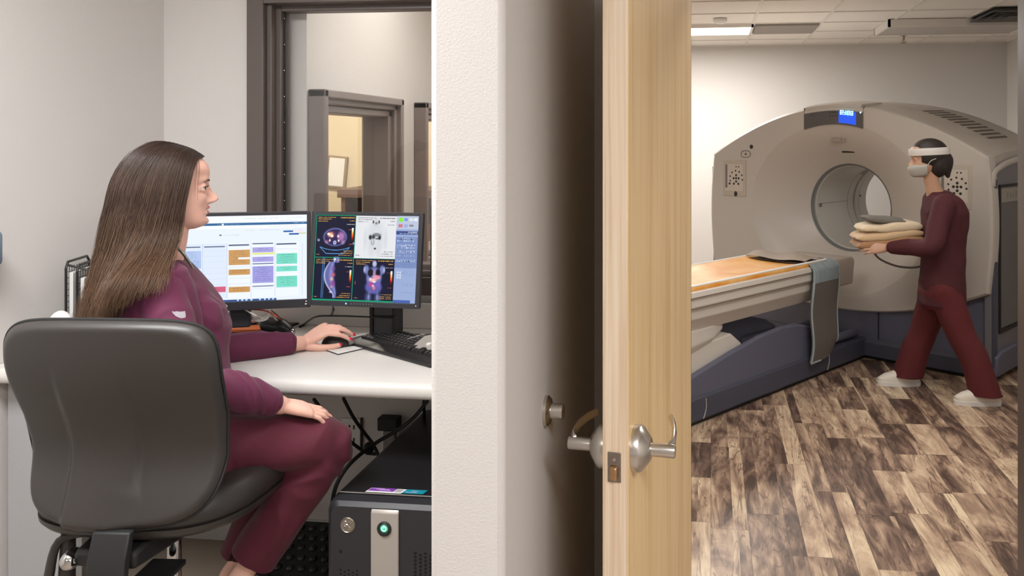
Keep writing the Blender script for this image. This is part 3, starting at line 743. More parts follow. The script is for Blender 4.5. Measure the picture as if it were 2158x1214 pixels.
def ex1(t, F, w, h):
    m = MB(F); m.box(-.035, .035, -.24, .02, -.075, -.045); m.build('stand_neck', M_mon, t, bevel=.006)
    c = F@Vector((0, 0, -.05)); m = MB(); m.box(c.x-.13, c.x+.13, c.y-.09, c.y+.10, DZ, DZ+.012); m.build('stand_base', M_mon, t, bevel=.005)
    text_mesh('logo', 'JNO', .017, F@Matrix.Translation((-.045, -h/2+.015, .0005)), M_white, t, .0003)
    m = MB(F); m.box(w/2-.016, w/2-.010, -h/2+.020, -h/2+.024, 0, .001); m.box(w/2-.018, w/2-.012, -h/2+.010, -h/2+.015, 0, .001); m.build('indicator_marks', M_white, t, smooth=False)
Lz0, Lz1 = 2.82, 2.93
tl = W(338, 453.5, Lz0); tr = W(654, 443.5, Lz1); bl = W(338, 663, Lz0)
tl.z = tr.z = 1.349; bl.z = 1.010
monitor('computer_monitor', 'wide black monitor showing a white schedule page with coloured blocks', tl, tr, bl, schedule_image(), (.012, .012, .012, .030), .05, 1.12, ex1)
def ex2(t, F, w, h):
    # neck and plate base
    c = F@Vector((.02, -h/2, 0)); X = Vector((F[0][0], F[1][0], 0)).normalized(); Y = Vector((-X.y, X.x, 0))
    B = frame((c.x, c.y, DZ), X, Y, Vector((0, 0, 1)))
    m = MB(B); m.box(-.038, .038, .12, .155, .01, .24); m.box(-.03, .03, .03, .13, .16, .22); m.build('stand_neck', M_mon, t, bevel=.004)
    m = MB(B); m.box(-.05, -.038, .115, .18, .01, .20); m.box(.038, .05, .115, .18, .01, .20); m.build('neck_rail', M_blackm, t, bevel=.002)
    m = MB(B); m.prism([(-.09, .095), (-.14, .12), (-.09, .25), (.09, .25), (.12, .12), (.09, .095)], 0, .010, 'z'); m.lathe([(.001, .010), (.05, .010), (.045, .016), (.001, .017)], (0, .14, 0)); m.build('stand_base', M_mon, t, bevel=.003)
    m = MB(F); m.lathe([(.0001, 0), (.0028, 0), (.0022, .001), (.0001, .0012)], (-.06, -h/2+.010, 0), (0, 0, 1), 12); m.build('power_led', mat('blue_led', (90, 170, 255), .3, emit=((90, 170, 255), 3)), t)
    for k in range(8): MB(F).box(-.042+.011*k, -.039+.011*k, -h/2+.009, -h/2+.011, 0, .0006).build('menu_button', M_silver, t, smooth=False)
    m = MB(F); m.lathe([(.0001, 0), (.003, 0), (.0025, .001), (.0001, .001)], (w/2-.012, -h/2+.010, 0), (0, 0, 1), 12); m.build('corner_button', M_silver, t, smooth=False)
tl = W(658, 445, 2.94); tr = W(892, 448.5, 2.865)
bl = W(651, 643, 2.90)
monitor('computer_monitor', 'squarer black monitor showing four colour body scan images', tl, tr, bl, scan_image(), (.016, .016, .012, .018), .065, 1.1, ex2)

# third monitor whose edge shows beside the stub wall
t = thing('computer_monitor', 'black screen at the far right of the desk, only its edge beside the wall', 'monitor', (-.70, 2.86, DZ))
P0 = W(889, 450, 2.93)
m = MB(); m.box(P0.x+.02, P0.x+.3, P0.y+.03, P0.y+.06, 1.06, 1.37); m.build('housing', M_mon, t, bevel=.004)
m = MB(); m.box(P0.x+.13, P0.x+.17, P0.y+.03, P0.y+.06, DZ+.01, 1.1); m.box(P0.x+.06, P0.x+.22, P0.y-.02, P0.y+.12, DZ, DZ+.012); m.build('stand', M_mon, t, bevel=.003)

# ------------------------------------------------------------------ keyboard
def keyboard(o, X, Y, L, D, label, tilt, rows=6):
    Z = X.cross(Y); F = frame(o, X, Y, Z)@Matrix.Rotation(tilt, 4, 'X')
    t = thing('keyboard', label, 'keyboard', o)
    m = MB(F); m.prism([(0, 0), (0, .010), (.03, .018), (D, .018), (D, .004)], 0, L, 'x')
    m.build('case', M_black, t, bevel=.003)
    kb = MB(F)
    def key(x, y, w, d):
        z0 = .016; z1 = .0265; b = .0022
        R0 = [(x+.0008, y+.0008, z0), (x+w-.0008, y+.0008, z0), (x+w-.0008, y+d-.0008, z0), (x+.0008, y+d-.0008, z0)]
        R1 = [(x+b, y+b, z1), (x+w-b, y+b, z1), (x+w-b, y+d-b*.6, z1), (x+b, y+d-b*.6, z1)]
        kb.loft([[Vector(p) for p in R0], [Vector(p) for p in R1]])
    p = .019; y0 = D-.022-6*p if D > .14 else .012
    lay = [[1.25, 1.25, 1.25, 6.25, 1.25, 1.25, 1.25, 1.25], [2.25]+[1]*10+[2.75], [1.75]+[1]*11+[2.25], [1.5]+[1]*12+[1.5], [1]*13+[2]]
    lg = MB(F)
    for j, row in enumerate(lay):
        x = .012
        for w_ in row:
            key(x, y0+j*p, w_*p, p)
            if w_ < 2: lg.box(x+.0065, x+.0095, y0+j*p+.009, y0+j*p+.0125, .0265, .0268)
            x += w_*p
    for k in range(12): key(.012+.03+k*.0208, y0+5.35*p, p*.95, p*.8)
    xs = .012+15*p+.008
    for j in (0, 3, 4):
        for k in range(3): key(xs+k*p, y0+j*p, p, p)
    key(xs+p, y0+p, p, p)
    if L > .42:
        xn = xs+3*p+.008
        for j in range(5):
            for k in range(4 if j else 3):
                key(xn+k*p, y0+j*p, p, p); lg.box(xn+k*p+.0065, xn+k*p+.0095, y0+j*p+.009, y0+j*p+.0125, .0265, .0268)
    kb.build('keys', M_key, t, smooth=False); lg.build('key_legends', M_silver, t, smooth=False)['kind'] = 'stuff'
    return t, F
kx = camdir(90+40.0); ky = camdir(40.0)
ko = WZ(737, 728, DZ+.001)
kt, KF = keyboard(ko, kx, ky, .455, .175, 'large black keyboard angled on the desk beside the mouse', math.radians(5))
m = MB(KF); m.box(.20, .205, .10, .1665, .019, .0275); m.box(.205, .44, .159, .163, .0265, .028); m.build('silver_line', M_silver, kt, smooth=False)
m = MB(KF); m.box(0.005, .45, .150, .158, 0, .006); m.build('feet', M_blackm, kt, smooth=False)
k2o = WZ(494, 716, DZ+.001); 
kf2 = frame(k2o, camdir(82), camdir(-8), Vector((0, 0, 1)))
t = thing('keyboard', 'small black keypad mostly hidden behind the forearm', 'keyboard', k2o)
MB(kf2).box(0, .20, 0, .055, 0, .008).build('case', M_black, t, bevel=.002)
m = MB(kf2)
for i in range(11):
    for j in range(3): m.box(.004+.0175*i, .0195+.0175*i, .003+.017*j, .018+.017*j, .008, .012)
m.build('keys', M_key, t, bevel=.001)

# mouse mat: white sheet with black edge
pc = WZ(712, 748, DZ+.001); a1 = camdir(39); a2 = camdir(-47)
F = frame(pc, a1, a2, Vector((0, 0, 1)))
t = thing('mouse_mat', 'pale grey mouse mat with a thin black edge under the mouse', 'mouse mat', pc)
m = MB(F); m.box(0, .235, 0, .20, 0, .002); m.build('base', M_black, t, bevel=.001)
m = MB(F); m.box(.003, .232, .003, .197, .002, .0026); m.build('sheet', M_paper, t, smooth=False)
# mouse
mc = WZ(712, 729, DZ+.004); mx = camdir(72); my = camdir(-18)
MF = frame(mc, mx, my, Vector((0, 0, 1)))
t = thing('computer_mouse', 'black computer mouse with a silver front under the hand', 'mouse', mc)
def mfn(u, v, z0=0, sc=1):
    a = 2*PI*u; ph = PI/2*v; x = .056*math.cos(a)*math.cos(ph)**.6; y = .031*math.sin(a)*math.cos(ph)**.6*(1-.12*math.cos(a)); z = .036*math.sin(ph)*(1-.22*x/.056)
    return (x*sc, y*sc, z*sc+z0)
m = MB(MF); m.grid(lambda u, v: mfn(u, v*.99), 40, 14, wrap=True); m.add([mfn(k/40, 0) for k in range(40)], [tuple(range(40))]); m.build('shell', M_black, t)
m = MB(MF); m.grid(lambda u, v: tuple(c*1.012 for c in mfn(-.13+.26*u, .12+.5*v)), 16, 10); m.build('buttons', M_silver, t)
m = MB(MF); m.cyl((.036, -.003, .024), (.036, .003, .024), .009, n=20); m.build('wheel', M_grayp, t)
m = MB(); m.limb([mc+mx*.055+Vector((0, 0, .006)), mc+mx*.09+Vector((0, 0, .004)), mc+mx*.14+my*.05+Vector((0, 0, .004)), mc+mx*.16+my*.14+Vector((0, 0, .004))], [.0018]*4, n=8); m.build('cord', M_blackm, t)

# control pad (silver, pale buttons) at right by the stub
po = W(868, 690, 2.80); po.z = DZ
px_, py_ = camdir(90+24), camdir(24)
PF = frame(po, px_, py_, Vector((0, 0, 1)))
t = thing('control_pad', 'silver grey control pad with round pale buttons behind the keyboard', 'control pad', po)
m = MB(PF); m.prism([(0, 0), (0, .022), (.11, .05), (.13, .048), (.13, 0)], -.03, .19, 'x'); m.build('base', M_black, t, bevel=.006)
TF = PF@Matrix.Translation((0, .0, .0225))@Matrix.Rotation(math.atan(.028/.11), 4, 'X')
m = MB(TF); m.prism([(-.01, .02), (.005, .008), (.185, .008), (.185, .108), (.012, .108), (-.012, .09)], .0, .006, 'z'); m.build('faceplate', M_silver, t, bevel=.003)
for i in range(3):
    for j in range(2):
        m = MB(TF); m.lathe([(.001, 0), (.0095, 0), (.009, .004), (.005, .006), (.001, .0065)], (.045+.036*i, .036+.034*j, .006)); m.build('button', M_white if (i, j) != (1, 0) else mat('button_blue_gray', (176, 190, 204), .3), t)
m = MB(PF); 
for k in range(3): m.box(-.02, .18, -.0015, .0, .003+.006*k, .006+.006*k)
m.build('front_ribs', M_blackm, t, smooth=False)

# ------------------------------------------------------------------ cables, booklet, speaker on the desk
def cable(name, label, pts, r, m_, cat='cable', group=None):
    m = MB(); m.limb(pts, [r]*len(pts), n=8, sub=6); o = m.build(name, m_); tag(o, label, cat, group); return o
def D(px, py, dz=.004, zc=None):
    if zc is None: return WZ(px, py, DZ+dz)
    return W(px, py, zc)
M_cabw = mat('cable_white', (206, 200, 196), .5); M_cabo = mat('cable_orange', (206, 96, 70), .5); M_cabk = mat('cable_black', (28, 27, 28), .5); M_cabg = mat('cable_gray', (150, 150, 152), .5)
cable('cable', 'white cable running from under the left monitor in a low loop on the desk', [D(515, 652, 0, 2.93), D(545, 668, 0, 2.90), D(572, 680), D(600, 690), D(618, 690), D(640, 680)], .0028, M_cabw)
cable('cable', 'orange red cable arching down behind the left monitor stand', [D(530, 652, 0, 2.97), D(560, 655, 0, 2.96), D(585, 668, 0, 2.95), D(600, 680), D(610, 689)], .003, M_cabo)
cable('cable', 'thick black cable rising to the back of the scan monitor', [D(632, 689), D(655, 676), D(672, 671), D(694, 668, .012), D(702, 655, 0, 2.96), D(703, 640, 0, 2.97)], .0042, M_cabk)
cable('cable', 'black cable lying along the bottom of the backsplash', [D(640, 684), D(665, 668, 0, 2.97), D(700, 665.5, 0, 2.99), D(760, 667, 0, 2.99), D(830, 670, 0, 2.96)], .0035, M_cabk)
for k in range(3):
    cable('cable', ('pale grey cable coil, upper loop beside the stand', 'pale grey cable coil, middle loop beside the stand', 'pale grey cable coil, lowest loop beside the stand')[k],
          [D(530, 666+3*k, 0, 2.94), D(545, 671+3*k, 0, 2.93), D(562, 667+3*k, 0, 2.94), D(570, 657+2*k, 0, 2.97)], .0025, M_cabw)
cable('cable', 'light cable behind the orange one', [D(570, 657, 0, 2.98), D(580, 672, 0, 2.97), D(592, 680), D(604, 688)], .0035, M_cabw)
cable('cable', 'thin black cable beside the orange one', [D(572, 654, 0, 2.98), D(588, 668, 0, 2.97), D(604, 680), D(613, 689)], .002, M_cabk)
# booklet on a dark tray
bo = WZ(487, 707, DZ); bx, by = camdir(88), camdir(14)
BF = frame(bo, bx, by, Vector((0, 0, 1)))
t = tag(MB(BF).box(-.02, .15, -.01, .17, 0, .012).build('tray', M_black, bevel=.003), 'shallow black tray under the orange booklet', 'tray')
t = thing('booklet', 'orange booklet with a dark band and white lettering', 'booklet', bo+Vector((0, 0, .0125)))
m = MB(BF); m.box(-.015, .105, -.005, .155, .0125, .0225); m.build('cover', mat('booklet_orange', (232, 122, 60), .5), t, bevel=.001)
m = MB(BF); m.box(-.012, .103, .075, .125, .0225, .023); m.build('dark_band', M_black, t, smooth=False)
text_mesh('lettering', 'suddhbom', .022, BF@Matrix.Translation((.045, .10, .0234)), M_white, t, .0002)
t = tag(MB(BF).limb([(-.01, .04, .0265), (.03, .10, .0265)], [.004, .004], n=10, smoothpath=False).build('pen', mat('pen_gray', (70, 68, 74), .3, .5)), 'dark metal pen lying on the orange booklet', 'pen')
# dark puck speaker with silver end
so = W(590, 668, 3.07); so.z = DZ
t = thing('web_camera', 'rounded black device with a silver end behind the cables', 'device', so)
SX = camdir(100); 
m = MB(); m.limb([so+Vector((0, 0, .045))-SX*.05, so+Vector((0, 0, .040)), so+Vector((0, 0, .028))+SX*.03], [.028, .030, .022], n=24); m.build('body', M_black, t)
m = MB(); m.lathe([(.001, 0), (.013, 0), (.013, .01), (.009, .015), (.001, .016)], so+Vector((0, 0, .022))+SX*.042, SX, 24); m.build('end_cap', M_chrome, t)
# magazine file at left
fo = W(176, 672, 2.9); fo.z = DZ
fx, fy = camdir(80), camdir(-10)
FF = frame(fo, fx, fy, Vector((0, 0, 1)))
t = thing('file_sorter', 'black wire mesh file sorter standing behind the woman', 'file holder', fo)
m = MB(FF)
for k in range(4):
    x = -.03+.035*k; zt = .312-.012*k
    m.limb([(x, -.06, .0), (x, -.06, zt-.02), (x, -.045, zt), (x, .10, zt), (x, .12, zt-.02), (x, .12, 0)], [.0045]*6, n=8, smoothpath=False)
m.limb([(-.03, -.06, .02), (.08, -.06, .02)], [.004]*2, n=8); m.limb([(-.03, .12, .02), (.08, .12, .02)], [.004]*2, n=8); m.limb([(-.03, -.05, .302), (.08, -.05, .268)], [.004]*2, n=8)
m.build('wire_frame', M_black, t)
m = MB(FF)
for k in range(4):
    x = -.03+.035*k
    for j in range(9): m.box(x-.0008, x+.0008, -.055+.019*j, -.0535+.019*j, 0.01, .295)
    for j in range(14): m.box(x-.0008, x+.0008, -.058, .118, .01+.0205*j, .0115+.0205*j)
m.build('wire_mesh', M_blackm, t, smooth=False)
for k in range(3):
    x = -.018+.035*k
    tag(MB(FF).box(x-.006, x+.006, -.05, .11, .004, .275-.02*k).build('paper_file', M_paper, bevel=.001), ('white papers in the leftmost slot of the wire sorter', 'white papers in the middle slot of the wire sorter', 'white papers in the slot nearest the woman')[k], 'papers')
# crumpled white cloth / tissue behind chair back
tb = W(128, 668, 2.75); tb.z = DZ
t = tag(MB().ellipsoid(tb+Vector((0, 0, .075)), camdir(90)*.05, camdir(0)*.04, (0, 0, .09)).build('paper_roll', M_paper), 'rounded white paper item on the desk left of the sorter', 'paper')
# blue grey thing on the wall at far left
ph = W(2, 545, 2.42)
t = thing('wall_dispenser', 'blue grey dispenser on the left wall at the frame edge', 'dispenser', ph)
wdv = Vector((.16, .67, 0)).normalized(); wn_ = Vector((wdv.y, -wdv.x, 0))
yy_ = 2.31; base = Vector((-2.302-(2.38-yy_)*.1357, yy_, 1.26))
m = MB(frame(base, wdv, wn_, Vector((0, 0, 1)))); m.box(-.06, .078, 0, .09, -.055, .055); m.build('body', mat('blue_gray_body', (116, 130, 150), .4), t, bevel=.015)
m = MB(frame(base, wdv, wn_, Vector((0, 0, 1)))); m.box(-.04, .05, .01, .07, -.062, -.055); m.build('nozzle_plate', M_white, t, bevel=.003)

# ------------------------------------------------------------------ under the desk
tp = W(740, 912, 3.16); yo = YW
t = thing('wall_outlet', 'white outlet plate on the wall under the desk beside the knee', 'outlet', (tp.x, yo, tp.z))
rr = tp.x/tp.y*YW+.012; zo = CAMZ-(912-HY)/FPX*(YW/ (CY+(740-CX)/FPX*SY))
m = MB(); m.box(rr-.05, rr+.03, YW-.008, YW, zo-.058, zo+.058); m.build('plate', M_white, t, bevel=.003)
for dz in (-.025, .025):
    for xx in (-.018, .0): MB().box(rr+xx, rr+xx+.006, YW-.0095, YW-.008, zo+dz-.008, zo+dz+.008).build('slot', M_blackm, t, smooth=False)
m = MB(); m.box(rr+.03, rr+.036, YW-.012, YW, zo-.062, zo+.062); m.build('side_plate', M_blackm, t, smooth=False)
# power strip hanging
pz = W(800, 940, 3.1)
t = thing('power_strip', 'grey power strip hanging in the cables under the desk', 'power strip', (pz.x, YW-.02, pz.z))
m = MB(); m.box(pz.x-.05, pz.x+.03, YW-.05, YW, pz.z+.02, pz.z+.07); m.build('bracket', M_blackm, t, bevel=.004)
m = MB(); m.box(pz.x-.03, pz.x+.02, YW-.045, YW-.002, pz.z-.12, pz.z+.02); m.build('strip', mat('strip_gray', (130, 126, 122), .5, var=(80, .5)), t, bevel=.005)
m = MB(); m.box(pz.x-.04, pz.x-.03, YW-.03, YW-.005, pz.z-.12, pz.z+.03); m.box(pz.x+.02, pz.x+.028, YW-.03, YW-.005, pz.z-.02, pz.z+.03); m.build('white_clip', M_white, t, bevel=.002)
ug = 'black cables under the desk'
def U(px, py, zc): return W(px, py, zc)
cable('cable', 'black cable slanting down behind the hand on the knee', [U(662, 842, 2.9), U(675, 860, 2.9), U(692, 885, 2.95), U(720, 915, 2.95), U(765, 950, 3.0), U(790, 957, 3.0)], .0062, M_cabk)
cable('cable', 'black cable dropping from the desk to the tangle by the power strip', [U(724, 840, 2.9), U(745, 880, 2.93), U(766, 910, 2.97), U(785, 935, 2.99), U(800, 965, 2.95)], .0062, M_cabk)
cable('cable', 'long black cable curving from the top right down beside the tower', [U(900, 846, 2.9), U(872, 880, 2.88), U(840, 905, 2.86), U(790, 935, 2.84), U(740, 975, 2.72), U(710, 1020, 2.6), U(700, 1070, 2.52), U(700, 1150, 2.5)], .0066, M_cabk)
cable('cable', 'short black cable hanging vertically at the far right under the desk', [U(893, 846, 2.95), U(894, 880, 3.0), U(895, 930, 3.01)], .006, M_cabk)
t = tag(MB().ellipsoid(U(777, 945, 2.84), Vector((.018, 0, 0)), Vector((0, .02, 0)), Vector((0, 0, .022)), 12, 8).build('cable_tie', M_cabk), 'black strap knotting the cables beside the tower', 'strap')

# workstation tower
TW = thing('computer_tower', 'large black workstation tower with a silver centre band and lit power button', 'computer', (-.80, 2.35, 0))
X0, X1 = -1.075, -.60; Y0, Y1 = 2.22, 3.0; ZT = .592
def rr_poly(x0, x1, z0, z1, r, n=5):
    P = []
    for cx, cz, a0 in ((x1-r, z1-r, 0), (x0+r, z1-r, PI/2)):
        for k in range(n+1): a = a0+PI/2*k/n; P.append((cx+r*math.cos(a), cz+r*math.sin(a)))
    return P+[(x0, z0), (x1, z0)]
m = MB(); m.prism(rr_poly(X0, X1, 0.012, ZT, .03), Y0+.05, Y1, 'y'); m.build('case', mat('tower_case', (24, 24, 27), .42, bump=(600, .1, .0005)), TW, bevel=.002)
m = MB(); R = []
for (dy, ins) in ((.052, 0), (.03, 0), (.012, .004), (.0, .016)):
    R.append([Vector((p[0], Y0+dy, p[1])) for p in rr_poly(X0+ins, X1-ins, .014, ZT-.004-ins*.9, .028)])
m.loft(R); m.build('front_panel', mat('tower_front', (40, 40, 44), .45), TW, angle=30)
m = MB(); m.box(X0+.02, X1, Y0+.047, Y0+.0505, ZT+.0005-.001, ZT+.001); m.build('seam_line', M_silver, TW, smooth=False)
sx0, sx1 = X0+.135, X0+.215
m = MB(); m.prism([(Y0-.006, .03), (Y0-.006, ZT-.03), (Y0+.004, ZT-.016), (Y0+.03, ZT-.0035), (Y0+.03, .03)], sx0, sx1, 'x'); m.build('silver_band', M_silver, TW, bevel=.002)
bxc, bzc = (sx0+sx1)/2, .520
m = MB(); m.lathe([(.001, 0), (.0205, 0), (.0205, .004), (.016, .007), (.001, .003)], (bxc, Y0-.005, bzc), (0, -1, 0), 32); bt_ = m.build('power_button', M_black, TW)
m = MB(); m.lathe([(.001, 0), (.0115, 0), (.011, .0015), (.001, .002)], (bxc+.001, Y0-.010, bzc+.003), (0, -1, 0), 28); m.build('button_light', mat('teal_light', (60, 150, 125), .4, emit=((70, 190, 150), .55)), bt_)
m = MB(); pp = []
for k in range(15):
    a = math.radians(120+300*k/14); pp.append((bxc+.001+.0062*math.cos(a), Y0-.0125, bzc+.003+.0062*math.sin(a)))
m.limb(pp, [.0009]*15, n=6, smoothpath=False); m.limb([(bxc+.001, Y0-.0125, bzc+.004), (bxc+.001, Y0-.0125, bzc+.0115)], [.0009]*2, n=6)
m.build('power_symbol', mat('symbol_glow', (210, 255, 240), .4, emit=((215, 255, 240), 1.6)), bt_)
# round emblem
ex, ez = X0+.066, .522
m = MB(); m.lathe([(.001, 0), (.022, 0), (.022, .002), (.020, .0035), (.0185, .002), (.001, .002)], (ex, Y0, ez), (0, -1, 0), 40); em = m.build('emblem', mat('emblem_metal', (150, 142, 132), .35, .8), TW)
m = MB()
def curl(pts): m.limb([(ex+p[0]*.018, Y0-.0035, ez+p[1]*.018) for p in pts], [.0011]*len(pts), n=6, sub=4)
curl([(-.05, .25), (-.2, .55), (-.42, .6), (-.45, .35), (-.2, .15), (-.1, -.1), (-.3, -.55), (-.6, -.5), (-.62, -.2), (-.4, -.1), (-.3, -.25)])
curl([(-.2, .15), (.05, .1), (.2, -.05)]); curl([(.5, .55), (.55, .35), (.35, .1), (.15, .0), (.2, -.3), (.45, -.62), (.6, -.5), (.5, -.3), (.2, -.1), (.12, .25), (.2, .55), (.35, .5)])
m.build('emblem_script', M_steel, em)
# stickers on the top front
sm = MB(Matrix.Rotation(math.radians(0), 4, 'X')); zt = ZT+.0006
def stick(xa, xb, ya, yb, sk, mt, nm, z=zt):
    m = MB(); m.add([(xa, ya, z), (xb, ya, z), (xb+sk, yb, z), (xa+sk, yb, z), (xa, ya, z+.0004), (xb, ya, z+.0004), (xb+sk, yb, z+.0004), (xa+sk, yb, z+.0004)], [(0, 3, 2, 1), (4, 5, 6, 7), (0, 1, 5, 4), (1, 2, 6, 5), (2, 3, 7, 6), (3, 0, 4, 7)]); return m.build(nm, mt, TW, smooth=False)
pz_ = mat('sticker_purple', (126, 66, 168), .35); tz_ = mat('sticker_teal', (20, 142, 164), .35)
yS0, yS1 = Y0+.056, Y0+.085
stick(X0+.092, X0+.198, yS0, yS1, .008, M_paper, 'white_label')
stick(X0+.096, X0+.172, yS0+.008, yS1, .006, pz_, 'purple_label', zt+.0005)
stick(X0+.175, X0+.194, yS0+.006, yS1-.003, .005, mat('label_gray', (170, 168, 170), .5), 'blank_square', zt+.0005)
stick(X0+.20, X0+.262, yS0+.003, yS1, .006, tz_, 'teal_label', zt+.0002)
LM = mat('label_lettering', (225, 200, 235), .5)
for (xx, yy2, ln) in ((X0+.105, yS1-.006, .035), (X0+.118, yS1-.011, .04), (X0+.13, yS1-.016, .03), (X0+.225, yS1-.012, .02), (X0+.21, yS0+.008, .03)):
    mm = MB(); x = xx
    while x < xx+ln:
        w_ = .0015+.003*random.random(); mm.box(x, x+w_, yy2, yy2+.0022, zt+.001, zt+.0013); x += w_+.001
    mm.build('lettering', LM, TW, smooth=False)
# vent perforation
m = MB()
for i in range(14):
    for j in range(34):
        x = X0+.262+.0145*i; z = .455-.0105*j-(.005 if i % 2 else 0)
        if x < X1-.02: m.add([(x+.005*math.cos(a), Y0-.0006, z+.0042*math.sin(a)) for a in [2*PI*k/8 for k in range(8)]], [tuple(range(8))])
for i in range(5):
    for j in range(30):
        x = X0+.045+.012*i; z = .395-.0105*j-(.005 if i % 2 else 0)
        m.add([(x+.004*math.cos(a), Y0-.0006, z+.0032*math.sin(a)) for a in [2*PI*k/8 for k in range(8)]], [tuple(range(8))])
m.lathe([(.001, 0), (.005, 0), (.001, .001)], (X0+.045, Y0, .447), (0, -1, 0), 12)
m.build('vent_holes', mat('hole_black', (8, 8, 9), .8), TW, smooth=False)['kind'] = 'stuff'

# foot rest with bumps
f0 = W(640, 1165, 2.75)
FR = thing('foot_rest', 'black foot rest with rounded bumps on the floor beside the tower', 'foot rest', (f0.x, 2.6, 0))
FM = frame((f0.x-.005, 2.47, .12), Vector((1, .0, 0)), Vector((0, math.cos(.36), math.sin(.36))), Vector((0, -math.sin(.36), math.cos(.36))))
m = MB(FM); m.box(-.17, .155, 0, .36, -.02, 0); m.build('platform', M_blackm, FR, bevel=.012)
m = MB(FM)
for i in range(8):
    for j in range(8):
        x = -.15+.041*i+(.02 if j % 2 else 0)
        if x < .145: m.ellipsoid((x, .03+.042*j, 0), (.014, 0, 0), (0, .014, 0), (0, 0, .010), 12, 8)
m.build('bumps', M_black, FR)
m = MB(); m.box(f0.x-.16, f0.x-.13, 2.5, 2.78, 0, .125); m.box(f0.x+.11, f0.x+.14, 2.5, 2.78, 0, .125); m.build('side_legs', M_blackm, FR, bevel=.006)

# ------------------------------------------------------------------ office chair
SC_ = camvec(-1.205, 2.272)                       # seat centre on the floor plan
cf = camdir(6); cr = camdir(96)                 # chair forward / right
CH = thing('office_chair', 'black swivel chair with a moulded backrest, under the seated woman', 'chair', SC_)
CF = frame(SC_, cr, cf, Vector((0, 0, 1)))
BC = camvec((206-CX)/FPX*1.965, 1.965)          # backrest centre
BF_ = frame((BC.x, BC.y, 0), camdir(92), camdir(2), Vector((0, 0, 1)))
ZB0, ZB1 = .674, 1.163
def back_pt(u, v, off=0):
    """u -1..1 across, v 0..1 up; returns local (x, y, z) of the rear face"""
    s = 2*v-1
    # superellipse-like outline
    hw = .236+.036*v+.004*math.sin(PI*v)
    x = u*hw
    zc = ZB0+(ZB1-ZB0)*v
    # bottom sags in the middle
    zc += (1-v)**3*(-.035*(1-u*u)+.012)+v**3*(.008*(1-u*u))
    y = .072*math.exp(-((v-.34)/.30)**2)-.01*v          # lumbar curve pushes forward
    y += .030*abs(u)**2.2                               # wraps round the sitter
    pw = .36-.06*v+.10*max(0, .30-v)**2
    k = max(0, min(1, (.86-v)/.55)); k = k*k*(3-2*k)
    d = (abs(u+.12)-pw)/.035
    st = 1/(1+math.exp(-max(-30, min(30, d*3))))
    y += .015*k*(st-.5)
    return x, y, zc
def squircle(i, n, r):
    t = 2*PI*i/n; ct, st = math.cos(t), math.sin(t); e = 2/6.5
    return math.copysign(abs(ct)**e, ct)*r, math.copysign(abs(st)**e, st)*r
def disk(fn, n=96, rings=(1, .985, .96, .92, .86, .78, .7, .62, .54, .46, .38, .3, .2, .1, .02)):
    return [[fn(*squircle(i, n, r), r) for i in range(n)] for r in rings]
def back_shell(rear=True):
    rs = [.02]+[.0175*k for k in range(2, 54)]+[.94, .96, .975, .99, 1.0]
    def rear_f(x, y, r):
        p = back_pt(x, (y+1)/2); e = max(0, (r-.90)/.10); return Vector((p[0], p[1]+.022*e**2.4, p[2]))
    def front_f(x, y, r, th=.03):
        p = back_pt(x*.985, (y*.985+1)/2); return Vector((p[0], p[1]+th, p[2]))
    return rear_f, front_f, rs
rear_f, front_f, rs = back_shell()
m = MB(BF_)
m.loft([[rear_f(*squircle(i, 256, r), r) for i in range(256)] for r in rs]+[[front_f(*squircle(i, 256, r), r) for i in range(256)] for r in (1.0, .96, .9, .8, .7, .6, .5, .4, .3, .2, .1, .02)])
m.build('backrest_shell', M_chair, CH, angle=70)
# piping groove and cushion in front
m = MB(BF_)
def cush(x, y, r):
    p = back_pt(x, (y+1)/2); e = math.sqrt(max(0, 1-r**6)); return Vector((p[0]*1.0, p[1]+.024+.045*e, p[2]+.004))
m.loft([[cush(*squircle(i, 96, r), r) for i in range(96)] for r in (1.0, .995, .98, .95, .9, .85, .8, .7, .6, .5, .4, .3, .2, .1, .02)], cap=False)
m.build('backrest_cushion', M_seat, CH, angle=70)
m = MB(BF_); pts = [Vector(rear_f(*squircle(i, 80, 1.004), 1.0))+Vector((0, .004, 0)) for i in range(80)]
R = []
for i in range(80):
    d = (pts[(i+1) % 80]-pts[i-1]).normalized(); u = Vector((0, 1, 0)); w = d.cross(u).normalized()
    R.append([pts[i]+(u*math.cos(2*PI*k/8)+w*math.sin(2*PI*k/8))*.004 for k in range(8)])
R.append(R[0]); m.loft(R, cap=False); m.build('backrest_piping', M_blackm, CH)
# seat
def seat_ring(r, z, ox=0):
    out = []
    for i in range(96):
        t = 2*PI*i/96; ct, st = math.cos(t), math.sin(t); e = 2/2.9
        out.append(Vector((math.copysign(abs(ct)**e, ct)*.285*r, math.copysign(abs(st)**e, st)*.262*r+.01, z)))
    return out
m = MB(CF); m.loft([seat_ring(.90, .640), seat_ring(.97, .645), seat_ring(1.0, .662), seat_ring(1.0, .678), seat_ring(.975, .70), seat_ring(.92, .715), seat_ring(.8, .722), seat_ring(.5, .715), seat_ring(.05, .712)])
m.build('seat_cushion', M_seat, CH, angle=80)
m = MB(CF); m.loft([seat_ring(.86, .622), seat_ring(.955, .624), seat_ring(.99, .636), seat_ring(.995, .648), seat_ring(.9, .648)])
m.build('seat_pan', M_chair, CH, angle=60)
m = MB(CF)
for k in range(9):
    a = math.radians(-42+2.6*k)
    if k % 4 != 3:
        p = [Vector((math.cos(aa)*.2735, math.sin(aa)*.264+.01, .649)) for aa in (a, a+.05)]
        m.limb(p, [.0022, .0022], n=6, smoothpath=False)
m.build('worn_edge', M_paper, CH)
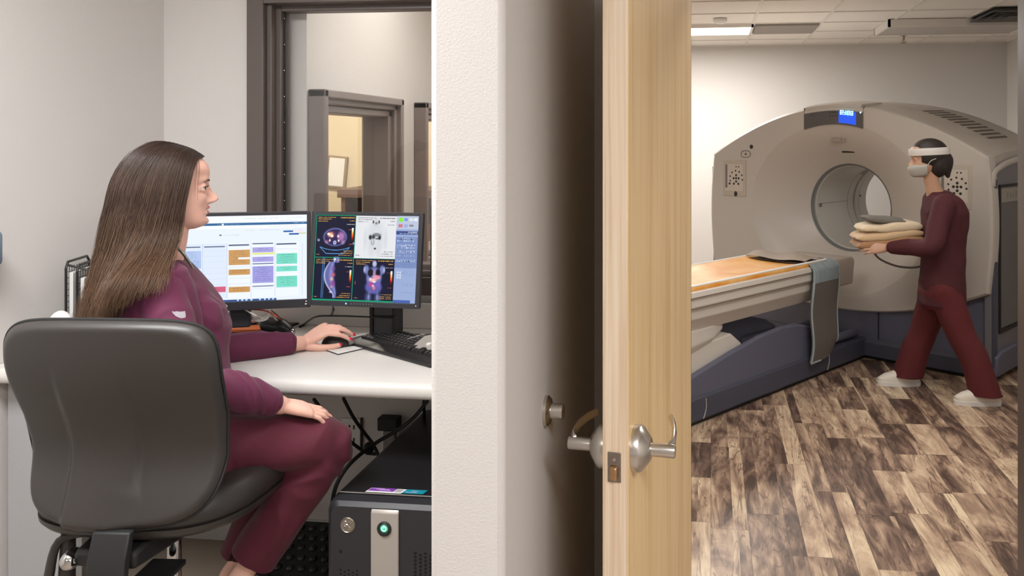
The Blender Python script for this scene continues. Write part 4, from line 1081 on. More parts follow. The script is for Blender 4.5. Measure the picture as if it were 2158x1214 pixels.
# bracket, mechanism, levers
BB = BF_
m = MB(BB)
pr = [(.012, .72), (-.010, .66), (-.016, .60), (-.012, .555), (.01, .52), (.05, .51), (.26, .52), (.26, .535), (.06, .528), (.03, .54), (.012, .57), (.008, .62), (.016, .66), (.034, .72)]
m.prism([(a_, b_-.055) for a_, b_ in pr], -.022, .070, 'x'); br = m.build('back_bracket', M_blackm, CH, bevel=.004)
m = MB(BB)
for x in (.0, .042): m.limb([(x, -.013, .57), (x, -.015, .49)], [.006, .006], n=10, smoothpath=False)
m.build('bracket_ribs', M_chair, br)
m = MB(CF); m.prism([(-.26, .56), (-.26, .60), (-.10, .632), (.14, .632), (.16, .60), (.06, .545), (-.06, .545)], -.075, .085, 'x'); m.build('mechanism', M_blackm, CH, bevel=.01)
m = MB(CF); m.lathe([(.001, .62), (.075, .62), (.072, .60), (.055, .555), (.040, .548), (.040, .535), (.001, .535)], (0.02, -.01, 0)); m.build('column_cover', M_chair, CH)
m = MB(CF); m.lathe([(.001, .0), (.028, .05), (.028, .30), (.018, .301), (.018, .54), (.001, .54)], (0.02, -.01, 0)); m.build('gas_column', M_chrome, CH)
m = MB(CF); m.limb([(-.10, -.16, .60), (-.17, -.19, .585), (-.19, -.20, .50)], [.010, .010, .012], n=12); m.limb([(-.16, -.17, .63), (-.165, -.175, .40)], [.016, .022], n=14, smoothpath=False); m.build('side_post', M_chair, CH)
m = MB(CF); m.limb([(-.09, -.24, .575), (-.085, -.26, .575)], [.022, .022], n=20, smoothpath=False); m.build('tension_knob', M_chrome, CH)
m = MB(CF); m.limb([(.03, -.20, .575), (.10, -.12, .60), (.16, -.02, .61)], [.005]*3, n=8); m.build('tilt_rod', M_steel, CH)
# foot ring and star base (below the picture)
m = MB(CF); R = []
for i in range(48):
    a = 2*PI*i/48; c = Vector((.02+.23*math.cos(a), -.01+.23*math.sin(a), .25)); d = Vector((math.cos(a), math.sin(a), 0))
    R.append([c+(d*math.cos(2*PI*k/10)+Vector((0, 0, 1))*math.sin(2*PI*k/10))*.011 for k in range(10)])
R.append(R[0]); m.loft(R, cap=False)
for k in range(3):
    a = 2*PI*k/3; m.cyl((.02, -.01, .25), (.02+.23*math.cos(a), -.01+.23*math.sin(a), .25), .008, n=10)
m.lathe([(.001, .22), (.036, .22), (.036, .28), (.001, .28)], (.02, -.01, 0)); m.build('foot_ring', M_chrome, CH)
for k in range(5):
    a = 2*PI*k/5+.3; d = Vector((math.cos(a), math.sin(a), 0))
    m = MB(CF); m.limb([Vector((.02, -.01, .10)), Vector((.02, -.01, .09))+d*.15, Vector((.02, -.01, .075))+d*.30], [.028, .022, .016], n=12); m.build('base_leg', M_chair, CH)
    m = MB(CF); c = Vector((.02, -.01, .028))+d*.30; s = Vector((-d.y, d.x, 0)); m.cyl(c-s*.022, c+s*.022, .027, n=20); m.build('caster', M_blackm, CH)

# ------------------------------------------------------------------ scanner gantry
GO = camvec(1.673, 6.22)
ga = camdir(90+44.0); gd = camdir(44.0)
GF = frame(GO, ga, gd, Vector((0, 0, 1)))
G = thing('scanner', 'large off white ring shaped scanner with a dark grey side and base', 'medical scanner', GO)
HWD, BCZ, BR, FL = 1.125, 1.08, .338, .25
def outline(n=160):
    P = []
    # go round from right-bottom corner, counterclockwise in (a,z)
    def seg(f, k): return [f(i/k) for i in range(k)]
    top = lambda a: 1.49+.375*(1-(abs(a)/HWD)**1.9)
    bot = lambda a: .335+.25*(abs(a)/HWD)**2.2
    P += seg(lambda t: (HWD+.03*math.sin(PI*t), .585+.905*t), 30)
    P += seg(lambda t: (HWD*math.cos(PI*t), top(HWD*math.cos(PI*t))), 60)
    P += seg(lambda t: (-HWD-.03*math.sin(PI*t), 1.49-.905*t), 30)
    P += seg(lambda t: (-HWD+2*HWD*t, bot(-HWD+2*HWD*t)), 40)
    return P
OUT = outline()
def circ_for(R_x, R_z, cz=BCZ):
    Rr = []
    for (a, z) in OUT:
        t = math.atan2((z-cz), a); Rr.append((R_x*math.cos(t), cz+R_z*math.sin(t)))
    return Rr
def ringat(pts, t, k=1.0, c=(0, 1.0)):
    return [Vector(((p[0]-c[0])*k+c[0], t, (p[1]-c[1])*k+c[1])) for p in pts]
RX, RZ = .73, .645
m = MB(GF)
bore = circ_for(BR, BR)
rngs = [ringat(OUT, .10, 1.0), ringat(OUT, .035, 1.0), ringat(OUT, .012, .993), ringat(OUT, .0, .978)]
cr_ = circ_for(RX, RZ)
rngs += [[Vector((cr_[i][0]*(1-s)+OUT[i][0]*.978*s, 0, cr_[i][1]*(1-s)+(1.0+(OUT[i][1]-1.0)*.978)*s)) for i in range(len(OUT))] for s in (.66, .33, 0.02)]
rngs += [ringat(cr_, .001), ringat(circ_for(RX-.006, RZ-.006), .004)]
for s in (.12, .25, .4, .55, .7, .85, .95, 1.0):
    q = circ_for(RX+(BR-RX)*s, RZ+(BR-RZ)*s); rngs.append([Vector((p[0], FL*(s**1.25), p[1])) for p in q])
m.loft(rngs, cap=False); fc = m.build('front_cover', M_gantry, G, angle=28)
# bore tunnel with rings
def tube_ring(m, prof, n=96):
    R = [[Vector((r*math.cos(2*PI*i/n), t, BCZ+r*math.sin(2*PI*i/n))) for i in range(n)] for (r, t) in prof]
    m.loft(R, cap=False)
m = MB(GF); tube_ring(m, [(.338, .25), (.325, .262), (.325, .285), (.332, .287), (.332, .30), (.318, .302), (.318, .325), (.318, .90), (.330, .902), (.330, .935), (.318, .937), (.318, 1.10), (.325, 1.15), (.40, 1.24), (.55, 1.30)])
bt = m.build('bore_tunnel', M_gantry2, G, angle=30)
M_ringd = mat('bore_ring_gray', (112, 114, 114), .35)
m = MB(GF); tube_ring(m, [(.3385, .248), (.3245, .262), (.3235, .268)]); tube_ring(m, [(.3315, .2875), (.3310, .299)]); m.build('bore_ring', M_ringd, bt)
M_ringl = mat('bore_clear_ring', (176, 180, 176), .15, .3)
m = MB(GF); tube_ring(m, [(.3235, .27), (.3225, .284)]); m.build('bore_ring', M_ringl, bt)
m = MB(GF); tube_ring(m, [(.3175, .80), (.3172, .806)]); tube_ring(m, [(.3175, 1.0), (.3172, 1.004)])
an = math.radians(186); m.box(-.3176, -.3165, .33, .80, BCZ+.005, BCZ+.008); m.build('tunnel_seams', M_ringd, bt)
m = MB(GF)
for k in range(12):
    a0 = math.radians(100+2.8*k); a1_ = math.radians(100+2.8*(k+1)); r = .3168
    m.add([(r*math.cos(a0), .83, BCZ+r*math.sin(a0)), (r*math.cos(a1_), .83, BCZ+r*math.sin(a1_)), (r*math.cos(a1_), .90, BCZ+r*math.sin(a1_)), (r*math.cos(a0), .90, BCZ+r*math.sin(a0))], [(0, 1, 2, 3)])
m.build('sensor_window', mat('sensor_green_gray', (110, 124, 108), .3), bt)
m = MB(GF); m.box(-.318, -.31, .345, .375, BCZ-.02, BCZ+.01); m.build('latch', M_grayp, bt, bevel=.003)
m = MB(GF); m.lathe([(.001, 0), (.012, 0), (.012, .002), (.001, .003)], (-.3165, 1.03, BCZ+.04), (1, 0, 0), 16); m.build('tunnel_dot', M_blackm, bt)
# body
def shrink(pts, k, dz): return [(p[0]*k, 1.0+(p[1]-1.0)*k+dz) for p in pts]
topo = [p for p in OUT[30:91]]        # top arc from right shoulder to left shoulder
m = MB(GF); R = []
for (t, k, dz) in ((.05, .985, 0), (.10, .995, .004), (.30, 1.0, .028), (.8, 1.0, .045), (1.15, 1.0, .04), (1.30, .975, .01), (1.32, .93, -.03)):
    q = shrink(topo, k, dz)
    rr_ = [Vector((p[0], t, p[1])) for p in q]
    rr_ = [Vector((HWD*k, t, 1.33))]+rr_+[Vector((-HWD*k, t, 1.33))]
    inner = [Vector((v.x*.93, t, 1.33+(v.z-1.33)*.88)) for v in reversed(rr_)]
    R.append(rr_+inner)
m.loft(R); m.build('top_cover', mat('top_cover', (176, 170, 163), .45), G, angle=35)
# recessed vent slots on the right shoulder of the top
m = MB(GF)
for k in range(11):
    a = .50+.046*k; z = 1.49+.375*(1-(a/HWD)**1.9); z2 = 1.49+.375*(1-((a+.024)/HWD)**1.9)
    m.add([(a, .40, z+.026), (a+.024, .40, z2+.026), (a+.024, .78, z2+.039), (a, .78, z+.039)], [(0, 1, 2, 3)])
    m.add([(a, .40, z+.033), (a+.024, .40, z2+.033), (a+.024, .78, z2+.046), (a, .78, z+.046)], [(0, 1, 2, 3)])
m.build('vent_slots', mat('vent_dark', (96, 90, 84), .6), G, smooth=False)
# raised hood line in the centre top
m = MB(GF)
hood = [(-.24+.46*i/16, 1.49+.375*(1-(abs(-.24+.46*i/16)/HWD)**1.9)+.003) for i in range(17)]
m.loft([[Vector((p[0], t, p[1]+dz)) for p in hood]+[Vector((p[0], t, p[1]-.02)) for p in reversed(hood)] for t, dz in ((.0, .0), (.02, .012), (.30, .034), (.34, .03))])
m.build('centre_hood', M_gantry, G, angle=40)
# rear wall ring
m = MB(GF); tube_n = len(OUT)
q0 = circ_for(.55, .5); m.loft([ringat(q0, 1.30), ringat(OUT, 1.31, .97), ringat(OUT, 1.26, .985)], cap=False); m.build('rear_cover', M_gantry, G)
# sides
for sgn in (1, -1):
    x0 = sgn*HWD
    m = MB(GF)
    arch = [(.035, .12), (1.30, .12)]+[(.035+1.265*(1-i/24), 1.36+.10*math.sin(PI*(1-i/24))**.6+0.0) for i in range(25)]
    m.prism(arch, x0-.05*sgn, x0+.012*sgn, 'x'); sp = m.build('side_panel', M_panel, G, bevel=.012)
    # light arch trim
    m = MB(GF); pa = [Vector((x0+.014*sgn, .04+1.25*i/32, 1.37+.10*math.sin(PI*i/32)**.6)) for i in range(33)]
    m.limb([Vector((x0+.012*sgn, .04, 1.30))]+pa+[Vector((x0+.012*sgn, 1.29, 1.30))], [.022]*35, n=10, smoothpath=False, nrm=(1, 0, 0), flat=.6); m.build('arch_trim', M_gantry, G)
    m = MB(GF); m.box(min(x0, x0+.02*sgn), max(x0, x0+.02*sgn), .035, .10, .10, 1.34); m.build('side_edge_strip', M_blued, G, bevel=.006)
    m = MB(GF)
    a_, b_ = sorted((x0+.010*sgn, x0+.020*sgn)); a2_, b2_ = sorted((x0+.012*sgn, x0+.026*sgn))
    m.box(a2_, b2_, .13, .15, .33, 1.30); m.box(a2_, b2_, 1.20, 1.22, .33, 1.30); m.box(a2_, b2_, .13, 1.22, 1.285, 1.30); m.box(a2_, b2_, .13, 1.22, .31, .335)
    m.build('door_frame', M_blackm, sp, bevel=.003)
    m = MB(GF); m.box(a_, b_, .15, 1.20, .34, 1.285); m.build('door_panel', mat('door_panel_gray', (104, 102, 102), .5, var=(8, .06)), sp, bevel=.003)
    m = MB(GF); a3, b3 = sorted((x0+.018*sgn, x0+.024*sgn)); m.box(a3, b3, .16, 1.19, 1.18, 1.275); ls_ = m.build('label_strip', mat('strip_light', (150, 144, 138), .5), sp, bevel=.002)
    m = MB(GF)
    for k in range(8):
        aa, bb2 = sorted((x0+.024*sgn, x0+.0255*sgn)); m.box(aa, bb2, .27+.055*k, .276+.055*k, 1.205, 1.25-.008*(k % 3))
    m.build('strip_marks', M_grayp, sp, smooth=False)
    m = MB(GF); a4, b4 = sorted((x0-.03*sgn, x0+.04*sgn)); m.prism([(.04, .04), (.04, .17), (.12, .20), (1.28, .20), (1.30, .04)], a4, b4, 'x'); m.build('side_skirt', M_blue, G, bevel=.012)
# base under the front cover
m = MB(GF)
nb = 40; fr = []
def basefront(a): return .045+.02*(abs(a)/HWD)**2
topz = lambda a: .335+.25*(abs(a)/HWD)**2.2+.03
R = []
aa = [-HWD+.01+(2*HWD-.02)*i/nb for i in range(nb+1)]
m.loft([[Vector((a, basefront(a)+.0, .15)) for a in aa]+[Vector((a, 1.28, .15)) for a in reversed(aa)],
        [Vector((a, basefront(a)+.0, topz(a))) for a in aa]+[Vector((a, 1.28, topz(a))) for a in reversed(aa)]])
m.build('base', M_blue, G, angle=40)
m = MB(GF); m.loft([[Vector((a, basefront(a)-.03, .03)) for a in aa]+[Vector((a, 1.29, .03)) for a in reversed(aa)],
        [Vector((a, basefront(a)-.03, .125)) for a in aa]+[Vector((a, 1.29, .125)) for a in reversed(aa)],
        [Vector((a, basefront(a)-.015, .145)) for a in aa]+[Vector((a, 1.285, .145)) for a in reversed(aa)],
        [Vector((a, basefront(a)-.005, .155)) for a in aa]+[Vector((a, 1.285, .155)) for a in reversed(aa)]])
m.build('plinth', M_blued, G, angle=30)
m = MB(GF); m.box(-HWD+.06, HWD-.06, .06, 1.25, 0, .03); m.build('plinth_shadow_gap', M_blackm, G, smooth=False)
m = MB(GF); m.box(.335, .338, .035, .05, .15, .36); m.box(.29, .34, .03, .06, .355, .37); m.build('base_seam', M_blackm, G, smooth=False)
# outer casing between front cover and rear, below the shoulders (left side plain)
m = MB(GF)
lo = OUT[91:]+OUT[:30]
m.loft([[Vector((p[0]*.97, t, 1.0+(p[1]-1.0)*.97)) for p in lo] for t in (.06, 1.27)], cap=False, closed=False); m.build('inner_casing', M_blued, G)
# display
def arcband(a0, a1, zf0, zf1, t0, t1, n=24):
    m = MB(GF); R = []
    for i in range(n+1):
        a = a0+(a1-a0)*i/n; R.append([Vector((a, t0, zf0(a))), Vector((a, t0, zf1(a))), Vector((a, t1, zf1(a))), Vector((a, t1, zf0(a)))])
    m.loft(R); return m
zb_ = lambda a: BCZ+RZ*math.sqrt(max(0, 1-(a/RX)**2))-.008
zt_ = lambda a: 1.49+.375*(1-(abs(a)/HWD)**1.9)-.045
dp = arcband(-.245, .235, zb_, zt_, -.006, .012).build('display_panel', mat('display_glass', (84, 82, 82), .25), G, angle=40)
M_led = mat('display_digits', (150, 235, 255), .4, emit=((150, 240, 255), 3.2)); M_ledb = mat('display_backlight', (30, 70, 200), .4, emit=((30, 80, 220), .9))
arcband(.045, .185, lambda a: zb_(a)+.012, lambda a: zt_(a)-.005, -.0075, -.0062, 10).build('display_backlight', M_ledb, dp, smooth=False)
SEG = {'8': 'abcdefg', 'y': 'bcdfg', '2': 'abged', '0': 'abcdef', '5': 'afgcd'}
for i, ch in enumerate('8y88'):
    m = MB(GF)
    cx = .068+.028*i; cz = 1.805-.003*i; w_, h_ = .008, .013
    sg = {'a': (-w_, w_, h_, h_), 'd': (-w_, w_, -h_, -h_), 'g': (-w_, w_, 0, 0), 'f': (-w_, -w_, 0, h_), 'b': (w_, w_, 0, h_), 'e': (-w_, -w_, -h_, 0), 'c': (w_, w_, -h_, 0)}
    for s in SEG[ch]:
        x0, x1, z0, z1 = sg[s]; m.box(cx+x0-.0022, cx+x1+.0022, -.0095, -.0078, cz+z0-.0022, cz+z1+.0022)
    m.build('display_digit', M_led, dp, smooth=False)
m = MB(GF); m.lathe([(.001, 0), (.006, 0), (.001, .002)], (.22, -.0065, 1.80), (0, -1, 0), 12); m.build('display_lamp', M_led, dp)
m = MB(GF)
for i in range(3):
    for j in range(2): m.box(-.03+.022*i, -.02+.022*i, -.0075, -.006, 1.775+.03*j, 1.782+.03*j)
m.box(-.20, -.16, -.0075, -.006, 1.785, 1.789); m.build('display_marks', M_blackm, dp, smooth=False)
# shell seams beside the display
m = MB(GF); 
for a in (-.25, .24): m.box(a-.002, a+.002, -.0015, .03, zb_(a)+.01, 1.49+.375*(1-(abs(a)/HWD)**1.9)+.002)
m.build('cover_seams', M_grayp, G, smooth=False)
# camera plate and laser slot on the cone
def conept(a, z):
    s = (RZ-(z-BCZ))/(RZ-BR); s = max(0, min(1, s)); return FL*s**1.25
cyc = conept(0, BCZ+.53)
tl_ = math.atan2(FL, .33)
KM = Matrix.Translation((.0, cyc-.006, BCZ+.53))@Matrix.Rotation(-tl_*.8, 4, 'X')
m = MB(GF@KM); m.box(-.055, .06, -.006, .004, -.028, .03); kp = m.build('camera_plate', mat('plate_gray', (150, 141, 132), .5), G, bevel=.005)
m = MB(GF@KM)
for x, z in ((-.025, .014), (.028, .014), (.035, -.014)): m.lathe([(.001, 0), (.008, 0), (.001, .002)], (x, -.006, z), (0, -1, 0), 16)
m.build('lens', M_grayp, kp)
KM = Matrix.Translation((.035, conept(0, BCZ+.43)-.004, BCZ+.43))@Matrix.Rotation(-tl_*.8, 4, 'X')
m = MB(GF@KM); m.box(-.05, .055, -.004, .004, -.007, .007); m.build('laser_slot', M_blackm, G, bevel=.003)
# keypads
def keypad(a0, z0, lab):
    m = MB(GF); m.box(a0-.115, a0+.115, -.006, .004, z0-.15, z0+.15); kp = m.build('keypad', mat('keypad_rim', (178, 168, 156), .45), G, bevel=.006)
    m = MB(GF); m.box(a0-.09, a0+.09, -.008, -.006, z0-.105, z0+.115); m.build('keypad_face', mat('keypad_face', (192, 182, 172), .4), kp, bevel=.002)
    m = MB(GF); m.box(a0-.088, a0-.068, -.009, -.0078, z0-.08, z0+.113); m.build('keypad_side_strip', M_grayp, kp, smooth=False)
    m = MB(GF)
    def dot(x, z, r): m.lathe([(.0005, 0), (r, 0), (r*.8, .002), (.0005, .002)], (a0+x, -.008, z0+z), (0, -1, 0), 14)
    for k in range(7): a = math.radians(200-35*k-0); dot(.02+.062*math.cos(a), .0+.062*math.sin(a), .0075)
    for (x, z) in ((.02, 0), (.045, 0), (-.005, 0), (.02, .025), (.02, -.026), (-.002, -.045), (.042, -.045), (-.045, -.045)): dot(x, z, .010)
    dot(.02, .095, .006); dot(.045, .095, .006); m.build('keypad_buttons', M_black, kp)
    m = MB(GF); m.ellipsoid((a0+.015, -.007, z0-.128), (.016, 0, 0), (0, .006, 0), (0, 0, .022), 16, 8); m.build('stop_button', M_blackm, kp)
keypad(-.90, 1.285, 'l'); keypad(.90, 1.285, 'r')
m = MB(GF); m.lathe([(.001, 0), (.017, 0), (.012, .004), (.001, .005)], (-.735, -.001, 1.545), (0, -1, 0), 20); m.build('sensor_dot', M_blackm, G)
m = MB(GF); R = []
for i in range(32):
    a = 2*PI*i/32; c = Vector((-.79+.045*math.copysign(abs(math.cos(a))**.7, math.cos(a)), -.002, 1.485+.027*math.copysign(abs(math.sin(a))**.7, math.sin(a))))
    d = Vector((math.cos(a), 0, math.sin(a))); R.append([c+(d*math.cos(2*PI*k/6)+Vector((0, 1, 0))*math.sin(2*PI*k/6))*.003 for k in range(6)])
R.append(R[0]); m.loft(R, cap=False); m.lathe([(.001, 0), (.012, 0), (.001, .003)], (-.79, 0, 1.485), (0, -1, 0), 14); m.build('oval_emblem', M_grayp, G)

# ------------------------------------------------------------------ patient bed
BO = GO+gd*(-1.6)
B = thing('scanner_bed', 'long motorised scanner table with a cream cradle on a blue grey base', 'scanner bed', BO)
HB = .27
ZTOP = .76
def cradle_prof(k=1.0):
    # right half outline from top inner edge down to the keel
    return [(.25, ZTOP), (HB, ZTOP), (HB+.004, ZTOP-.03), (HB-.006, ZTOP-.05), (HB-.004, ZTOP-.09), (HB-.02, ZTOP-.11), (HB-.022, ZTOP-.16), (HB-.05, ZTOP-.19), (HB-.09, ZTOP-.25), (.10, ZTOP-.275)]
cp = cradle_prof(); full = cp+[(-x, z) for x, z in reversed(cp)]
m = MB(GF); m.loft([[Vector((x, t, z)) for x, z in full] for t in (-3.1, -.50)]); m.build('cradle', M_bed, B, bevel=.006, angle=25)
# dark trim lines along the side
m = MB(GF); m.box(HB-.002, HB+.006, -3.1, -.5, ZTOP-.036, ZTOP-.031); m.box(HB-.006, HB+.0, -3.1, -.5, ZTOP-.096, ZTOP-.091); m.build('side_groove', mat('groove', (120, 108, 96), .5), B, smooth=False)
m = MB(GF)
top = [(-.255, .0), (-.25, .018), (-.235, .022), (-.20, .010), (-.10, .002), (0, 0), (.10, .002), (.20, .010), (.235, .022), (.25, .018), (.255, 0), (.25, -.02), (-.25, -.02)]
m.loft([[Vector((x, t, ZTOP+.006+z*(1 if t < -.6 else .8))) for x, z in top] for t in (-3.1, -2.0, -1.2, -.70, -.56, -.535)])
def amber_glow():  # the amber glow lying on the mattress is painted into its base colour
    mm = bpy.data.materials.new('mattress_amber_glow'); mm.use_nodes = True; nt = mm.node_tree; b = nt.nodes['Principled BSDF']; b.inputs['Roughness'].default_value = .32
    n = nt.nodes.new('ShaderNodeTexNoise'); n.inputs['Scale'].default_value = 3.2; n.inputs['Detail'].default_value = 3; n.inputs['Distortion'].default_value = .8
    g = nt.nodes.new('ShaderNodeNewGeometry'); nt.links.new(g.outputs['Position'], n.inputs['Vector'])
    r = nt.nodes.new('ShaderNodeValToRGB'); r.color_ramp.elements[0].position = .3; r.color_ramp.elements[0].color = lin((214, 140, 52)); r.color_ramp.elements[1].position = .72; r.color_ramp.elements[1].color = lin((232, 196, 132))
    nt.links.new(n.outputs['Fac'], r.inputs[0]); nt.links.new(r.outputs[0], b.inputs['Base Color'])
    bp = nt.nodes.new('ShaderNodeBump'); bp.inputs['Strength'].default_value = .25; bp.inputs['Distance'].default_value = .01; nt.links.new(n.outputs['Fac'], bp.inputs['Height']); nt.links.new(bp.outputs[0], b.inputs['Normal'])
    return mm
m.build('mattress', amber_glow(), B, angle=60)
m = MB(GF); m.limb([(.243, -3.1, ZTOP+.026), (.243, -.55, ZTOP+.026)], [.008, .008], n=10); m.limb([(-.243, -3.1, ZTOP+.026), (-.243, -.55, ZTOP+.026)], [.008, .008], n=10); m.build('mattress_piping', M_paper, B)
m = MB(GF); m.grid(lambda u, v: (-.235+.47*u, -.80+.26*v, ZTOP+.034+.020*math.sin(PI*v)+.006*math.sin(9*u+3*v)), 20, 12); m.grid(lambda u, v: (-.235+.47*u, -.80+.26*v, ZTOP+.018), 20, 12); m.build('head_pad', mat('pad_brown', (128, 112, 96), .7), B)
# extender into the scanner
m = MB(GF); m.loft([[Vector((x, t, z)) for x, z in [(-.22, ZTOP+.0), (.22, ZTOP+.0), (.235, ZTOP-.03), (.22, ZTOP-.19), (.12, ZTOP-.22), (-.12, ZTOP-.22), (-.22, ZTOP-.19), (-.235, ZTOP-.03)]] for t in (-.52, -.12)]); m.build('cradle_extension', mat('extension_gray', (168, 158, 150), .4), B, bevel=.008)
# lifting housing and base
m = MB(GF)
hp = [(-3.2, .10), (-3.2, .16), (-2.6, .18), (-2.06, .26), (-1.6, .345), (-1.30, .39), (-1.05, .405), (-.85, .39), (-.62, .33), (-.50, .27), (-.50, .10)]
m.prism(hp, HB-.085, HB-.045, 'x'); m.prism(hp, -HB+.045, -HB+.085, 'x'); m.build('lift_arm', M_blue, B, bevel=.012)
m = MB(GF); m.prism([(-3.2, .12), (-3.2, .22), (-2.2, .40), (-1.55, .44), (-1.45, .37), (-1.3, .12)], -HB+.09, HB-.09, 'x'); m.build('inner_housing', M_bed, B, bevel=.01)
m = MB(GF); R = []
for t, k, zz in ((-3.1, 1, .30), (-2.0, 1, .34), (-1.75, .95, .38), (-1.62, .8, .44), (-1.56, .6, .49)):
    R.append([Vector((x*k, t, z)) for x, z in [(-.2, ZTOP-.24), (-.21, (ZTOP-.24+zz)/2), (-.16, zz), (.16, zz), (.21, (ZTOP-.24+zz)/2), (.2, ZTOP-.24)]])
m.loft(R); m.build('telescopic_housing', M_bed, B, bevel=.01)
m = MB(GF); m.prism([(-3.3, .02), (-3.3, .13), (-3.25, .155), (.04, .155), (.06, .02)], -HB+.03, HB-.03+.0, 'x'); m.build('base', M_blued, B, bevel=.012)
m = MB(GF); m.box(-HB+.05, HB-.05, -3.28, .04, 0, .02); m.build('base_gap', M_blackm, B, smooth=False)
m = MB(GF); m.box(-.17, .17, -1.3, -.02, .155, .17); m.build('base_tray', M_bed, B, bevel=.004)
m = MB(GF); m.limb([(.18, -.45, .20), (.18, -.02, .19)], [.03, .03], n=12); m.limb([(-.18, -.9, .22), (-.18, -.02, .2)], [.035, .035], n=12); m.build('rail', M_blue, B)
m = MB(GF)
for t in (-1.90, -.52): m.limb([(HB-.028, t, .03), (HB-.026, t+.02, .08), (HB-.027, t+.02, .135)], [.0035]*3, n=6)
m.build('chrome_strip', M_silver, B)
# hanging strap pad
S = thing('strap_pad', 'dark grey padded flap with pale edging hanging over the bed side', 'pad', GO+gd*(-.65)+ga*.3+Vector((0, 0, .12)))
def flap(u, v, off=0):
    t = -.80+.33*u+.012*math.sin(7*v+2)*(1 if u < .5 else .3)
    z = ZTOP+.03-.66*v
    x = HB+.022+.02*math.sin(3.2*v+1)*v+.008*math.sin(9*v)+off
    if v < .06: x = HB-.05+(.072+off)*(v/.06)**.5
    if v > .8 and u > .5: z += .09*((v-.8)/.2)*((u-.5)/.5)**2
    return (x, t, z)
m = MB(GF); rr0 = [[Vector(flap(i/20, .20+.8*j/30)) for i in range(21)]+[Vector(flap(1-i/20, .20+.8*j/30, -.014)) for i in range(21)] for j in range(31)]
m.loft(rr0); m.build('pad', M_pad, S, angle=60)
m = MB(GF); rr1 = [[Vector(flap(i/48, .20*j/12, .002+.004*math.sin(i*1.6))) for i in range(49)]+[Vector(flap(1-i/48, .20*j/12, -.008)) for i in range(49)] for j in range(13)]
m.loft(rr1); m.build('pleated_top', M_padcloth, S, angle=60)
m = MB(GF); m.limb([Vector(flap(0, .2+.8*j/20))+Vector((.001, 0, 0)) for j in range(21)]+[Vector(flap(.12*(k+1), 1)) for k in range(3)], [.007]*24, n=8, sub=2); m.limb([Vector(flap(1, .05+.93*j/20)) for j in range(21)], [.005]*21, n=8, sub=2)
m.build('edging', M_padb, S)

# ------------------------------------------------------------------ people
def catmull(P, t):
    """P: list of tuples, t in 0..1"""
    n = len(P)-1; s = min(max(t, 0), 1)*n; i = min(int(s), n-1); f = s-i
    g = lambda k: np.array(P[min(max(k, 0), n)], float)
    a, b, c, d = g(i-1), g(i), g(i+1), g(i+2)
    return .5*((2*b)+(c-a)*f+(2*a-5*b+4*c-d)*f*f+(3*b-a-3*c+d)*f**3)
def interp(x, xs, ys): return float(np.interp(x, xs, ys))
def smooth_tab(xs, ys):
    xs, ys = np.array(xs, float), np.array(ys, float)
    def f(x):
        i = int(np.clip(np.searchsorted(xs, x)-1, 0, len(xs)-2)); t = (x-xs[i])/(xs[i+1]-xs[i]); t = min(max(t, 0), 1)
        m = lambda k: (ys[min(k+1, len(ys)-1)]-ys[max(k-1, 0)])/(xs[min(k+1, len(ys)-1)]-xs[max(k-1, 0)])
        h = xs[i+1]-xs[i]; m0, m1 = m(i)*h, m(i+1)*h
        return (2*t**3-3*t*t+1)*ys[i]+(t**3-2*t*t+t)*m0+(-2*t**3+3*t*t)*ys[i+1]+(t**3-t*t)*m1
    return f
HZ = [-.112, -.105, -.095, -.080, -.06, -.03, 0, .02, .04, .06, .085, .100, .108, .112]
HF = smooth_tab(HZ, [.062, .081, .091, .092, .0900, .093, .0885, .094, .0985, .0975, .082, .055, .030, .006])
HB_ = smooth_tab(HZ, [.030, .010, -.005, -.028, -.055, -.088, -.105, -.112, -.115, -.11, -.092, -.065, -.038, -.014])
HW = smooth_tab(HZ, [.018, .030, .040, .049, .058, .067, .072, .074, .075, .074, .063, .044, .026, .008])
